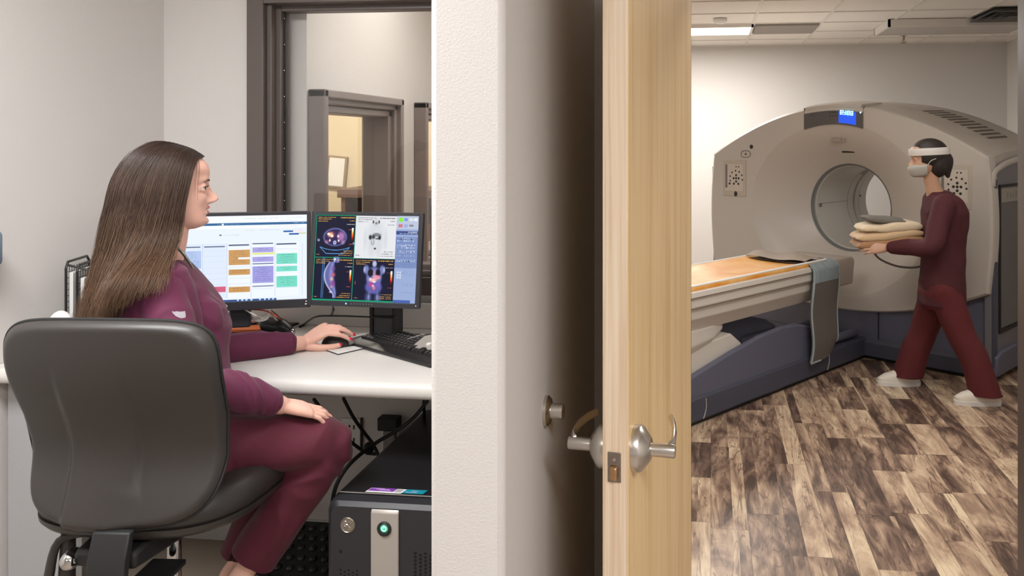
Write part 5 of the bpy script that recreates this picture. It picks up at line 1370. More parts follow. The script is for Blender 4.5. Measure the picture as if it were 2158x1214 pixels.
def head(mb, c, f, s, z, k=1.0, nose=1.0):
    """closed head surface; c centre, f forward, s side, z up"""
    c, f, s, z = map(Vector, (c, f, s, z)); n = 96
    R = []
    zs = [-.112+.224*(1-math.cos(PI*i/110))/2 for i in range(111)]
    for zz in zs:
        F, Bk, Wd = HF(zz), HB_(zz), max(HW(zz), .004); mid = (F+Bk)/2; ring = []
        for i in range(n):
            t = 2*PI*i/n; ct, st = math.cos(t), math.sin(t)
            e = 2/2.35 if ct > 0 else 2/2.0
            x = mid+(F-Bk)/2*math.copysign(abs(ct)**e, ct); y = Wd*math.copysign(abs(st)**(2/2.1), st)
            if ct > -.1:
                # cheeks and temple
                w = max(0, min(1, (ct+.1)/.4))
                x -= w*.010*math.exp(-((abs(y)-.052)/.018)**2)*math.exp(-((zz-.035)/.02)**2)
                # eye sockets
                x -= w*.0135*math.exp(-((abs(y)-.031)/.0165)**2)*math.exp(-((zz-.004)/.0115)**2)
                x += w*.0045*math.exp(-((abs(y)-.032)/.02)**2)*math.exp(-((zz-.026)/.007)**2)
                x += w*.004*math.exp(-((abs(y)-.040)/.016)**2)*math.exp(-((zz+.022)/.016)**2)
                # lids
                # nose
                nz = np.interp(zz, [-.046, -.041, -.037, -.033, -.029, -.025, -.018, -.004, .012, .024], [0, .013, .023, .0285, .0305, .0300, .0265, .0180, .0075, 0])*nose
                nw = np.interp(zz, [-.046, -.036, -.028, -.018, -.004, .02], [.0135, .0145, .0115, .0085, .0068, .008])
                x += w*nz*math.exp(-(abs(y)/nw)**2.4)
                x += w*.0075*math.exp(-((abs(y)-.0135)/.006)**2)*math.exp(-((zz+.035)/.007)**2)*nose
                # lips, mouth line, chin
                lw = math.exp(-(abs(y)/.021)**3)
                x += w*lw*(.0050*math.exp(-((zz+.053)/.0048)**2)+.0055*math.exp(-((zz+.067)/.0052)**2)-.0045*math.exp(-((zz+.0600)/.0022)**2))
                x -= w*.0045*math.exp(-(y/.020)**2)*math.exp(-((zz+.077)/.005)**2)
                x += w*.0055*math.exp(-(y/.018)**2)*math.exp(-((zz+.094)/.010)**2)
            ring.append(c+(f*x+s*y+z*zz)*k)
        R.append(ring)
    mb.loft(R)
def hand(mb, wrist, fwd, thumb, up, L=.178, curl=(25, 30, 20), spread=6, thumb_pose=None, fingers=None, roll=0):
    """palm and five fingers; fwd along the hand, thumb = direction of the thumb side, up = back of the hand.
    fingers: optional list of 4 (yaw,pitch0,pitch1,pitch2) from index to little, in degrees (pitch = downward bend)"""
    fwd = Vector(fwd).normalized(); up = Vector(up); up = (up-fwd*up.dot(fwd)).normalized(); th = Vector(thumb); th = (th-fwd*th.dot(fwd)-up*th.dot(up)).normalized()
    k = L/.178
    rg = []
    for (x, w, h, dz, dy) in ((-.012, .026, .019, 0, 0), (.0, .027, .0185, 0, 0), (.02, .031, .0175, .001, 0), (.045, .037, .016, .002, -.001), (.07, .040, .0145, .002, -.001), (.088, .039, .0125, .0, -.002), (.097, .034, .009, -.001, -.003)):
        rg.append((wrist+(fwd*x+up*dz+th*dy)*k, th*w*k, up*h*k, 2.6))
    mb.rings(rg, 28)
    tips = []
    spec = [(.028, .094, (.040, .024, .021), .0090), (.009, .098, (.044, .028, .022), .0092), (-.010, .094, (.041, .026, .021), .0087), (-.028, .085, (.032, .019, .018), .0078)]
    for i, (ly, lx, seg, r) in enumerate(spec):
        if fingers: yaw, p0, p1, p2 = fingers[i]
        else: yaw, p0, p1, p2 = (spread*(1.5-i)*.8, curl[0], curl[1], curl[2])
        p = wrist+(fwd*(lx-.020)+th*ly-up*.001)*k; pts = [p-fwd*.012*k, p+fwd*.020*k]; d = (fwd*math.cos(math.radians(yaw))+th*math.sin(math.radians(yaw))); ang = 0
        for sl, pp in zip(seg, (p0, p1, p2)):
            ang += pp; a = math.radians(ang); dv = d*math.cos(a)-up*math.sin(a)
            q = pts[-1]+dv*sl*k; pts.append((pts[-1]+q)/2); pts.append(q)
        rr = [r*1.0, r*1.06, r*.93, r*.99, r*.86, r*.90, r*.80, r*.66]
        mb.limb(pts, [v*k for v in rr], n=14, sub=4); tips.append((pts[-1], (pts[-1]-pts[-2]).normalized(), up*math.cos(a)+d*math.sin(a), r*k))
    tp = thumb_pose or [(.012, .022, -.006), (.040, .040, -.012), (.066, .050, -.014), (.088, .052, -.016)]
    pts = [wrist+(fwd*a+th*b+up*c_)*k for a, b, c_ in tp]
    mb.limb(pts, [v*k for v in (.0165, .0135, .0112, .0088)], n=14, sub=5)
    tips.append((pts[-1], (pts[-1]-pts[-2]).normalized(), None, .0088*k))
    return tips
def nails(tips, parent, dirs=None, m_=None):
    for i, (p, d, n, r) in enumerate(tips):
        nn = n if n is not None else (dirs if dirs is not None else Vector((0, 0, 1)))
        nn = (nn-d*nn.dot(d)).normalized(); s = d.cross(nn)
        m = MB(); m.ellipsoid(p+nn*r*.45-d*r*.05+d*.002, d*.0085, s*.0058, nn*.0042, 14, 8); m.build('fingernail', m_ or M_nail, parent)

# ============ the seated woman
wf_ = camdir(61); wn = -camdir(-29)        # forward (image right), near side (towards the camera)
far_ = camdir(-29)
HC = W(360, 400, 2.34); HS = 2.34/1750*745  # head scale so that one metre is 745 pixels
P = thing('person', 'seated woman in maroon scrubs with long brown hair facing the monitors', 'person', W(390, 990, 2.2))
def HP(f, s, z): return HC+wf_*f+wn*s+Vector((0, 0, z))
Z = Vector((0, 0, 1))
body = MB()
head(body, HC, wf_, wn, Z, 1.0)
tor = [   # image y, centre x, half depth (m), half width (m), zc
    (935, 385, .110, .155, 2.29), (880, 385, .110, .155, 2.30), (800, 390, .106, .135, 2.32), (740, 383, .108, .130, 2.33), (690, 372, .128, .140, 2.345), (650, 356, .130, .150, 2.35), (610, 338, .118, .160, 2.355), (578, 328, .095, .165, 2.355), (556, 326, .072, .135, 2.355), (540, 333, .056, .075, 2.355)]
def torso(mb, dd_=0, rows=tor):
    L_ = []
    for (y, x, hd, hw, zc) in rows:
        # the pelvis turns towards the legs
        k = max(0, min(1, (y-760)/170)); deg = 61-18*k
        f = camdir(deg); n_ = -camdir(deg-90)
        L_.append((W(x, y, zc), f*(hd+dd_), n_*(hw+dd_), 2.25))
    mb.rings(L_, 48)
torso(body, -.012)
body.limb([W(338, 548, 2.355), W(352, 515, 2.345), W(356, 470, 2.34)], [.060, .050, .052], n=24)
# arms (shoulder, elbow, wrist)
NS, NE, NW = W(330, 592, 2.20), W(392, 796, 2.12), W(592, 854, 2.32)
FS, FE, FW = W(345, 590, 2.50), W(425, 735, 2.70), W(622, 724, 2.845)
body.limb([NS, (NS+NE)/2, NE, (NE+NW)/2, NW], [.045, .042, .038, .034, .0255], n=18)
FH = W(640, 723, 2.885)
body.limb([FS, (FS+FE)/2, FE, (FE+FW)/2, FW, FH], [.045, .042, .038, .034, .026, .022], n=18)
# near hand lying on the thigh
nd = (W(700, 873, 2.41)-NW).normalized()
t1 = hand(body, NW, nd, -wn, Z+Vector((0, 0, 0))+wn*.25, L=.165, fingers=[(5, 4, 16, 12), (1, 4, 18, 14), (-3, 5, 20, 14), (-8, 6, 22, 14)], thumb_pose=[(.012, .02, -.004), (.035, .036, -.008), (.06, .045, -.014), (.08, .046, -.018)])
# far hand on the mouse
fdv = (W(735, 706, 2.86)-FW).normalized()
t2 = hand(body, FH, camdir(84)*1.0+Z*.60, -far_*1.0, Z*1.0+wn*.42, L=.172,
          fingers=[(4, 42, 18, 12), (0, 36, 24, 16), (-5, 38, 28, 18), (-11, 44, 28, 18)],
          thumb_pose=[(.012, .020, -.008), (.040, .036, -.026), (.074, .042, -.046), (.102, .036, -.064)])
# legs
LH_, LK, LA = W(405, 940, 2.25), W(693, 934, 2.40), W(520, 1196, 2.36)
RH_, RK, RA = W(415, 925, 2.42), W(610, 935, 2.56), W(500, 1190, 2.52)
body.limb([LH_, (LH_+LK)/2, LK, LK*.6+LA*.4, LA*.75+LK*.25, LA], [.072, .064, .050, .047, .034, .030], n=20)
body.limb([RH_, (RH_+RK)/2, RK, RK*.6+RA*.4, RA*.75+RK*.25, RA], [.072, .064, .050, .047, .034, .030], n=20)
fdir = camdir(60)
for A in (LA, RA):
    body.limb([A, A-fdir*.02-Z*.05, A+fdir*.06-Z*.085, A+fdir*.14-Z*.10], [.030, .034, .030, .022], n=16)
print('woman pts', NW, FW, t2[-1][0], t2[0][0])
for s_ in (1, -1):
    for el, th_, rr_ in ((40, .0036, .0128), (-40, .0034, .0120)):
        e_ = math.radians(el); pts_ = []
        for az in range(-50, 96, 12):
            a = math.radians(az); ca = math.cos(e_)
            pts_.append(HP(.0750+rr_*ca*math.cos(a), (.031+rr_*ca*math.sin(a))*s_, .0035+rr_*math.sin(e_)*(1-.5*abs(math.sin(a))**3)))
        body.limb(pts_, [th_]*len(pts_), n=10, sub=2)
    body.limb([HP(.066, .047*s_, .006), HP(.068, .0455*s_, .0)], [.006, .006], n=10)
bobj = baked('body', body, .003, 2, M_skin, P)
# lips, brow, lashes, eyes
for s_ in (1, -1):
    e = MB(); ec = HP(.0750, .031*s_, .0035); e.ellipsoid(ec, wf_*.0122, wn*.0122, Z*.0122, 20, 14); eb = e.build('eyeball', M_eye, P)
    e = MB(); e.ellipsoid(ec+wf_*.0086+wn*.002*s_, wf_*.0042, wn*.0056, Z*.0056, 16, 10); e.build('iris', M_iris, eb)
    e = MB()
    up_ = [HP(.0750+.0138*math.cos(a), (.031+.0140*math.sin(a))*s_, .0075-.003*abs(math.sin(a))**2) for a in [math.radians(-40+13*k) for k in range(9)]]
    e.limb(up_, [.0006]+[.0011]*7+[.0007], n=8, sub=2)
    for k in range(16):
        a = math.radians(-40+7.0*k); b0 = HP(.0750+.0142*math.cos(a), (.031+.0144*math.sin(a))*s_, .0078-.003*math.sin(a)**2); dv = (wf_*math.cos(a)+wn*math.sin(a)*s_+Z*.3).normalized()
        e.limb([b0, b0+dv*.004, b0+dv*.006+Z*.0025], [.0005, .0004, .0002], n=5, sub=2)
    e.build('eyelashes', M_hair2, P)
    e = MB(); bp_ = [(.0965, .012, .0225), (.0965, .022, .026), (.0935, .034, .028), (.088, .045, .025), (.080, .052, .021)]
    e.limb([HP(f_, y_*s_, z_) for f_, y_, z_ in bp_], [.0010, .0018, .0018, .0014, .0006], n=8, sub=4); e.build('eyebrow', M_brow, P)
e = MB(); lp = [(x, y-.0055, z) for x, y, z in [(-.0205, .086, -.0585), (-.010, .0975, -.0545), (-.004, .1000, -.0520), (0, .0995, -.0525), (.004, .1000, -.0520), (.010, .0975, -.0545), (.0205, .086, -.0585)]]
e.limb([HP(x+.0005, y, z) for y, x, z in lp], [.0015, .0034, .0040, .0038, .0040, .0034, .0015], n=12, sub=4, flat=.9)
lp = [(x, y-.006, z) for x, y, z in [(-.019, .086, -.061), (-.009, .0965, -.0655), (0, .0995, -.067), (.009, .0965, -.0655), (.019, .086, -.061)]]
e.limb([HP(x, y, z) for y, x, z in lp], [.0014, .0040, .0048, .0040, .0014], n=12, sub=4, flat=.9); e.build('lips', M_lip, P)
e = MB(); e.limb([HP(x, y, z) for y, x, z in ((-.010, .088, -.0592), (0, .0915, -.0590), (.010, .088, -.0592))], [.0012, .0016, .0012], n=8); e.build('teeth', M_white, P)
nails(t1[:4], P); 
nails([t2[0], t2[1], t2[2], t2[3]], P); nails([t2[4]], P, dirs=wn*.8+Z*.6)

# scrub top: torso, sleeves to the wrists, loose short over-sleeve
top = MB()
tt = [(r[0], r[1], r[2]+.012, r[3]+.006, r[4]) for r in tor if r[0] > 545]
tt[0] = (900, 388, .130, .170, 2.30); tt[1] = (870, 390, .128, .165, 2.31)
tt = [t_ for t_ in tt]+[(548, 328, .060, .095, 2.355)]
torso(top, 0, tt)
# bust
top.ellipsoid(W(400, 680, 2.29), wf_*.085, wn*.06, Z*.080, 24, 16); top.ellipsoid(W(410, 678, 2.42), wf_*.085, wn*.06, Z*.075, 24, 16)
top.limb([W(338, 596, 2.28), NS+Z*.0, (NS*.55+NE*.45), NE, NE*.5+NW*.5, NE*.14+NW*.86], [.050, .062, .060, .056, .050, .036], n=24)
top.limb([W(345, 575, 2.44), FS+Z*.005, (FS*.55+FE*.45), FE, FE*.5+FW*.5, FE*.10+FW*.90], [.060, .064, .056, .050, .047, .0385], n=24)
fo_ = folds(.006, 12, (1, 1, .6), 3)
baked('scrub_top', top, .006, 5, M_scrub, P, post=fo_)
# short over-sleeve of the near arm with hem
sl = MB(); ax = (NE-NS).normalized(); sd_ = wn; 
def sring(c, a, b): 
    f_ = wf_.copy(); return (c, f_*a, wn*b, 2.1)
sl.rings([(NS+Z*.045-wn*.02, wf_*.045, wn*.03, 2), (NS+Z*.030, wf_*.070, wn*.058, 2.1), (NS-Z*.02+wf_*.002, wf_*.088, wn*.070, 2.1), (NS-Z*.08+wf_*.008, wf_*.096, wn*.074, 2.1), (NS-Z*.14+wf_*.014, wf_*.098, wn*.074, 2.1), (NS-Z*.165+wf_*.016, wf_*.097, wn*.073, 2.1)], 40)
baked('short_sleeve', sl, .006, 4, M_scrub, P, post=folds(.004, 10, (1, 1, .8), 8))
sbx = (wf_*.97+wn*.25).normalized(); sby = (Z*.98-wf_*.17).normalized(); sbn = sbx.cross(sby).normalized(); sbn = sbn if sbn.dot(wn) > 0 else -sbn
b_ = MB(frame(W(370, 664, 2.125), sbx, sby, sbn))
b_.grid(lambda u, v: (-.020+.040*u, -.008+.016*v+.002*math.sin(5*u), .001-.010*(2*u-1)**2), 9, 4); b_.grid(lambda u, v: (-.020+.040*u, -.008+.016*v+.002*math.sin(5*u), -.004-.010*(2*u-1)**2), 9, 4)
b_.build('sleeve_badge', mat('badge_gray', (190, 184, 192), .5, var=(400, .3)), P)
# cuffs
for (A_, B_, r_) in ((NE, NW, .0375), (FE, FW, .038)):
    d_ = (B_-A_).normalized(); c0 = A_.lerp(B_, .83 if A_ is NE else .88); m = MB()
    m.lathe([(r_-.003, -.008), (r_+.0015, -.006), (r_+.0015, .018), (r_-.002, .020), (r_-.007, .018), (r_-.007, 0)], c0, d_, 32); m.build('cuff', M_scrub, P)
# patterned collar edge at the neck and earring glint
m = MB(); m.limb([W(371, 520, 2.27), W(384, 532, 2.27), W(396, 548, 2.28), W(406, 565, 2.29)], [.008, .010, .010, .006], n=10, flat=.4)
m.build('collar_edge', mat('collar_gray', (128, 132, 120), .7, var=(160, .6)), P)

def hem(co, c, d, r=.13):
    c = np.array(c); d = np.array(Vector(d).normalized()); k = (co-c)@d; near = np.linalg.norm(co-c-np.outer(k, d), axis=1) < r
    k = np.where((k > 0) & near & (k < .25), k*.98, 0); return co-np.outer(k, d)
# trousers
tr_ = MB()
tr_.rings([(W(398, 975, 2.28), camdir(43)*.125, -camdir(-47)*.165, 2.3), (W(398, 940, 2.29), camdir(43)*.138, -camdir(-47)*.170, 2.3), (W(394, 895, 2.30), camdir(45)*.132, -camdir(-45)*.165, 2.3), (W(392, 865, 2.31), camdir(50)*.122, -camdir(-40)*.155, 2.3)], 40)
tr_.limb([LH_, LH_.lerp(LK, .35), LH_.lerp(LK, .7), LK-Z*.004, LK.lerp(LA, .22), LK.lerp(LA, .5), LK.lerp(LA, .78), LA+(LA-LK)*.12], [.098, .090, .078, .066, .071, .068, .064, .062], n=28)
tr_.limb([RH_, RH_.lerp(RK, .5), RK-Z*.004, RK.lerp(RA, .25), RK.lerp(RA, .6), RA+(RA-RK)*.12], [.098, .082, .066, .068, .062, .058], n=28)
baked('trousers', tr_, .006, 5, M_scrubp, P, post=lambda co, no: hem(hem(folds(.007, 9, (1, 1, 1), 5)(co, no), LK.lerp(LA, .92), LA-LK), RK.lerp(RA, .93), RA-RK))
# shoes
for A in (LA, RA):
    m = MB()
    m.rings([(A-Z*.135+fdir*.045, fdir*.125, camdir(-30)*.036, 2.6), (A-Z*.115+fdir*.045, fdir*.127, camdir(-30)*.040, 2.6), (A-Z*.09+fdir*.035, fdir*.112, camdir(-30)*.041, 2.4), (A-Z*.065-fdir*.0, fdir*.070, camdir(-30)*.038, 2.2), (A-Z*.035-fdir*.015, fdir*.048, camdir(-30)*.035, 2.2)], 36)
    m.build('shoe', M_shoe, P, angle=60)
    m = MB(); m.rings([(A-Z*.152+fdir*.045, fdir*.132, camdir(-30)*.043, 2.7), (A-Z*.132+fdir*.045, fdir*.132, camdir(-30)*.044, 2.7)], 36); m.build('shoe_sole', M_white, P)

# hair: a smooth under layer and many strands over it
KQ = [
 [(.078, .012, .088), (.060, .046, .078), (.044, .073, .040), (.026, .081, -.035), (.012, .084, -.105), (-.008, .120, -.158), (-.032, .205, -.198), (-.048, .238, -.248)],
 [(.052, .010, .106), (.030, .062, .090), (.014, .088, .040), (-.004, .095, -.040), (-.020, .100, -.110), (-.042, .140, -.165), (-.070, .215, -.205), (-.092, .232, -.262)],
 [(.022, .008, .118), (.000, .070, .103), (-.030, .096, .040), (-.050, .102, -.045), (-.068, .108, -.120), (-.096, .150, -.178), (-.125, .205, -.228), (-.142, .205, -.305)],
 [(-.008, .006, .126), (-.050, .062, .104), (-.090, .082, .040), (-.112, .090, -.045), (-.125, .096, -.130), (-.140, .108, -.215), (-.152, .122, -.300), (-.165, .125, -.370)],
 [(-.035, .004, .128), (-.085, .040, .100), (-.124, .056, .035), (-.140, .060, -.050), (-.152, .066, -.135), (-.164, .075, -.225), (-.178, .082, -.310), (-.192, .080, -.385)],
 [(-.055, .000, .124), (-.102, .000, .092), (-.136, .000, .030), (-.152, .000, -.055), (-.162, .000, -.140), (-.174, .000, -.230), (-.188, .000, -.310), (-.202, .000, -.388)]]
def hairpt(q, t, side, off=0):
    cols = [catmull(k, t) for k in KQ]; p = catmull(cols, q)
    s = p[1]*side
    c = np.array([-.03, 0, .0 if p[2] > -.05 else p[2]]); d = np.array([p[0], s, p[2]])-c; d /= (np.linalg.norm(d)+1e-9)
    return p[0]+d[0]*off, s+d[1]*off, p[2]+d[2]*off
m = MB()
for side in (1, -1):
    nu, nv = 34, 30
    outer = [[HP(*hairpt(.05+.95*i/(nu-1), .012+.848*j/(nv-1), side, -.003-.010*max(0, 1-i/3))) for i in range(nu)] for j in range(nv)]
    inner = [[HP(*hairpt(.05+.95*i/(nu-1), .012+.848*j/(nv-1), side, -.020)) for i in range(nu)] for j in range(nv)]
    rg = [outer[j]+list(reversed(inner[j])) for j in range(nv)]
    m.loft(rg)
hm = attr_mat('hair_brown', 'Col', rough=.40, spec=.4)
hu = m.build('hair', mat('hair_under', (46, 34, 28), .6, bump=(200, .5, .002)), P, angle=80)
rs_ = np.random.RandomState(11)
def lin3(c): return np.array(lin(c)[:3])
ROOT, MID, TIP, STREAK = lin3((48, 35, 31)), lin3((74, 56, 46)), lin3((150, 112, 80)), lin3((142, 118, 98))
GQ, GT = 61, 81
GR = {sd: np.array([[hairpt(i/(GQ-1), j/(GT-1), sd, 0) for j in range(GT)] for i in range(GQ)]) for sd in (1, -1)}
def hair_eval(G_, q, t):
    x = np.clip(q, 0, 1)*(GQ-1.001); y = np.clip(t, 0, 1)*(GT-1.001); i = x.astype(int); j = y.astype(int); fx = (x-i)[..., None]; fy = (y-j)[..., None]
    return (G_[i, j]*(1-fx)*(1-fy)+G_[i+1, j]*fx*(1-fy)+G_[i, j+1]*(1-fx)*fy+G_[i+1, j+1]*fx*fy)
def make_strands(n, sd, rs_):
    NP = 24; T_ = np.linspace(0, 1, NP)[None, :]
    ncl = 200; cq = rs_.rand(ncl); cc = rs_.rand(ncl)
    ci = rs_.randint(ncl, size=n); c0 = cq[ci][:, None]; cv = cc[ci][:, None]
    q = np.clip(c0+rs_.normal(size=(n, 1))*.045, 0, 1)
    ln = np.where(rs_.rand(n, 1) > .25, .88+.12*rs_.rand(n, 1), .68+.22*rs_.rand(n, 1))
    t = ln*T_; qq = q+(c0-q)*.75*np.clip(t-.35, 0, 1)
    P0 = hair_eval(GR[sd], qq, t)
    ctr = np.stack([np.full_like(t, -.03), np.zeros_like(t), np.where(P0[..., 2] > -.05, 0, P0[..., 2])], -1)
    d = P0-ctr; d /= np.linalg.norm(d, axis=-1, keepdims=True)+1e-9
    off_ = (rs_.rand(n, 1)**1.4*.010)*(1-.2*t); P0 = P0+d*off_[..., None]
    k_ = (t**2.2); wob = rs_.normal(size=(n, 3))*.006; ph = rs_.rand(n, 1)*6
    P0[..., 0] += wob[:, :1]*k_*3.0+k_*.012*np.sin(8*t+cv*12+ph*.25)
    P0[..., 1] += sd*(np.abs(wob[:, 1:2])*k_*1.2)+k_*.006*np.sin(9*t+cv*9+ph*.2)
    P0[..., 2] += wob[:, 2:3]*k_
    Wp = np.array(HC)[None, None]+P0[..., :1]*np.array(wf_)+P0[..., 1:2]*np.array(wn)+P0[..., 2:3]*np.array([0, 0, 1.])
    dv = np.gradient(Wp, axis=1); dv /= np.linalg.norm(dv, axis=-1, keepdims=True)+1e-9
    u = np.cross(dv, np.array([.3, .2, 1.])); u /= np.linalg.norm(u, axis=-1, keepdims=True)+1e-9; w = np.cross(dv, u)
    r = (.00038+.0004*rs_.rand(n, 1))*(1-.75*T_**3)
    V = np.stack([Wp+(u*math.cos(2*PI*k/3)+w*math.sin(2*PI*k/3))*r[..., None] for k in range(3)], 2).reshape(-1, 3)
    lite = (rs_.rand(n, 1)**2*.8*cv+.15*rs_.rand(n, 1)+.35*(cv > .86))[..., None]
    k1 = np.clip(t/.55, 0, 1)[..., None]; k2 = np.clip((t-.42)/.55, 0, 1)[..., None]
    c = ROOT*(1-k1)+MID*k1; a_ = k2*(.15+.75*lite); c = c*(1-a_)+TIP*a_; c = c*(.8+.4*rs_.rand(n, 1)[..., None]); s_ = .30*lite*np.clip(t*3, 0, 1)[..., None]; c = c*(1-s_)+STREAK*s_
    C_ = np.repeat(c.reshape(-1, 1, 3), 3, 1).reshape(-1, 3)
    b_ = (np.arange(n)*NP)[:, None]+np.arange(NP-1)[None, :]; b_ = b_.reshape(-1)*3
    F = np.concatenate([np.stack([b_+k, b_+(k+1) % 3, b_+(k+1) % 3+3, b_+k+3], 1) for k in range(3)], 0)
    return V, F, C_
V1, F1, C1 = make_strands(6500, 1, rs_); V2, F2, C2 = make_strands(1800, -1, rs_)
V_ = np.concatenate([V1, V2])-np.array(root_loc(P)); F_ = np.concatenate([F1, F2+len(V1)]); C_ = np.concatenate([C1, C2])
me = bpy.data.meshes.new('hair_strands'); me.from_pydata(V_.tolist(), [], F_.tolist())
ca = me.color_attributes.new('Col', 'FLOAT_COLOR', 'POINT'); ca.data.foreach_set('color', np.concatenate([C_, np.ones((len(C_), 1))], 1).ravel())
hs = finish('hair_strands', me, hm, hu, True, angle=180); hs['kind'] = 'stuff'
# few loose hairs by the face
m = MB()
for k in range(4):
    o_ = (0, .002, .007, .009)[k]; e_ = random.random()*.02
    m.limb([HP(.068-o_*.5, .050, .088), HP(.070-o_, .066, .055), HP(.066-o_, .0735, .015), HP(.064+.004*math.sin(k)-o_, .077, -.02-e_)], [.0003, .0004, .0003, .0001], n=5, sub=5)
m.build('loose_hair', M_brow, hu)

# ============ the walking technologist
TO = camvec(2.06, 5.22)
T = thing('person', 'walking person in dark red scrubs with a pale head band carrying a folded blanket', 'person', TO)
tf = camdir(-86); tn = camdir(184)         # facing image left; near side towards the camera
def Q(px, py, zc): return W(px, py, zc)
THC = Q(1953, 335, 5.18)+Z*0
b2 = MB(); head(b2, THC, (tf-Z*.12).normalized(), tn, (Z+tf*.12).normalized(), .98)
hf = (tf-Z*.12).normalized(); hz = (Z+tf*.12).normalized()
for s_ in (1, -1):
    for el, rr_ in ((38, .0125), (-38, .0118)):
        e_ = math.radians(el); pts_ = []
        for az in range(-50, 96, 12):
            a = math.radians(az); ca = math.cos(e_); pts_.append(THC+hf*(.0725+rr_*ca*math.cos(a))+tn*(.031+rr_*ca*math.sin(a))*s_+hz*(.0035+rr_*math.sin(e_)*(1-.5*abs(math.sin(a))**3)))
        b2.limb(pts_, [.0044]*len(pts_), n=10, sub=2)
b2.limb([Q(1972, 412, 5.2), Q(1964, 385, 5.19), Q(1958, 350, 5.18)], [.056, .046, .046], n=20)
t_rows = [(600, 1984, .105, .165), (560, 1986, .10, .15), (520, 1988, .098, .14), (480, 1990, .108, .155), (445, 1990, .105, .175), (420, 1986, .082, .16), (405, 1980, .06, .08)]
def tor2(mb, dd_):
    mb.rings([(Q(x, y, 5.22), tf*(hd+dd_), tn*(hw+dd_), 2.3) for (y, x, hd, hw) in t_rows], 40)
tor2(b2, -.008)
aN = [Q(1990, 432, 5.04), Q(1962, 520, 4.98), Q(1868, 522, 5.22)]
aF = [Q(1985, 430, 5.40), Q(1948, 505, 5.50), Q(1862, 498, 5.52)]
for A in (aN, aF): b2.limb([A[0], (A[0]+A[1])/2, A[1], (A[1]+A[2])/2, A[2]], [.045, .042, .037, .034, .026], n=16)
h1 = hand(b2, aN[2], (tf+Z*.0), -tn, Z*.3-tn*0+tn*.9, L=.175, fingers=[(4, 10, 30, 20), (0, 12, 32, 20), (-4, 14, 34, 20), (-9, 16, 34, 20)])
h2 = hand(b2, aF[2], (tf+Z*.05), tn, Z*1.0-tn*.5, L=.175, fingers=[(4, 10, 25, 20), (0, 12, 25, 20), (-4, 14, 30, 20), (-9, 16, 30, 20)])
lN = [Q(1990, 610, 5.13), Q(2026, 706, 5.08), Q(2080, 815, 5.02)]
lF = [Q(1975, 610, 5.30), Q(1944, 706, 5.38), Q(1912, 778, 5.42)]
lN[2].z = .115; lF[2].z = .125
for A in (lN, lF): b2.limb([A[0], (A[0]+A[1])/2, A[1], A[1].lerp(A[2], .4), A[2]], [.075, .065, .05, .047, .03], n=18)
for A, pit in ((lN, -.0), (lF, .0)):
    b2.limb([A[2], A[2]-tf*.02-Z*.045, A[2]+tf*.08-Z*.07, A[2]+tf*.14-Z*.08], [.032, .036, .030, .02], n=14)
baked('body', b2, .0045, 2, M_skin2, T)
for s_ in (1, -1):
    hf = (tf-Z*.12).normalized(); hz = (Z+tf*.12).normalized()
    e = MB(); e.ellipsoid(THC+hf*.0725+tn*.031*s_+hz*.0035, hf*.0115, tn*.0115, hz*.0115, 14, 10); eb = e.build('eyeball', M_eye, T)
    e = MB(); e.ellipsoid(THC+hf*.081+tn*.031*s_+hz*.0035, hf*.004, tn*.0055, hz*.0055, 12, 8); e.build('iris', M_iris, eb)
# hair, dark, to the nape; cap band pale
h3 = MB(); h3.ellipsoid(THC-hf*.018+hz*.028, hf*.118, tn*.086, hz*.100, 36, 24); h3.ellipsoid(THC-hf*.055-hz*.03, hf*.075, tn*.075, hz*.095, 30, 20)
h3.limb([THC-hf*.09+hz*.03, THC-hf*.125-hz*.02, THC-hf*.115-hz*.12], [.03, .035, .015], n=14)
cut = h3
def hairpost(co, no):
    # keep the face clear
    c = np.array(THC); d = co-c; f_ = d@np.array(hf); z_ = d@np.array(hz); k = np.clip((f_-.045)/.02, 0, 1)*np.clip((.068-z_)/.016, 0, 1)
    return co-no*0-np.outer(k*np.maximum(0, f_-.045), np.array(hf))*1.0
baked('hair', h3, .006, 3, M_hair2, T, post=hairpost)
cb = MB(); 
def capring(z, r): return [THC-hf*.020+hz*(z-.016*(1-math.cos(2*PI*i/48))/2)+(hf*(.122+r)*math.cos(2*PI*i/48)+tn*(.092+r)*math.sin(2*PI*i/48)) for i in range(48)]
cb.loft([capring(.030, -.004), capring(.032, .001), capring(.048, .002), capring(.066, .001), capring(.074, -.002), capring(.076, -.007)], cap=False); cb.build('head_band', mat('band_pale', (206, 202, 198), .6), T)
mk = MB()
def mring(z, f0, w_): return [THC+hf*(f0*math.cos(a))+tn*w_*math.sin(a)+hz*z for a in [math.radians(-80+8*i) for i in range(21)]]
A_ = [mring(-.022, .108, .072), mring(-.045, .128, .071), mring(-.075, .118, .062), mring(-.108, .104, .048)]; B_ = [mring(-.022, .104, .068), mring(-.045, .124, .067), mring(-.075, .114, .058), mring(-.108, .100, .044)]
mk.loft([A_[j]+list(reversed(B_[j])) for j in range(4)]); mk.build('face_mask', mat('mask_gray', (168, 166, 160), .7), T, sub=2, angle=180)
mk2 = MB()
for s_ in (1, -1): mk2.limb([THC+hf*.020+tn*.071*s_-hz*.035, THC+tn*.080*s_-hz*.01, THC-hf*.03+tn*.084*s_+hz*.0], [.0015]*3, n=6)
mk2.build('mask_straps', M_paper, T)
tp2 = MB(); tp2.rings([(Q(1984, 640, 5.22), tf*.135, tn*.185, 2.3)]+[(Q(x, y, 5.22), tf*(hd+.022), tn*(hw+.018), 2.3) for (y, x, hd, hw) in t_rows[:-1]]+[(Q(1976, 403, 5.2), tf*.062, tn*.075, 2.2)], 40)
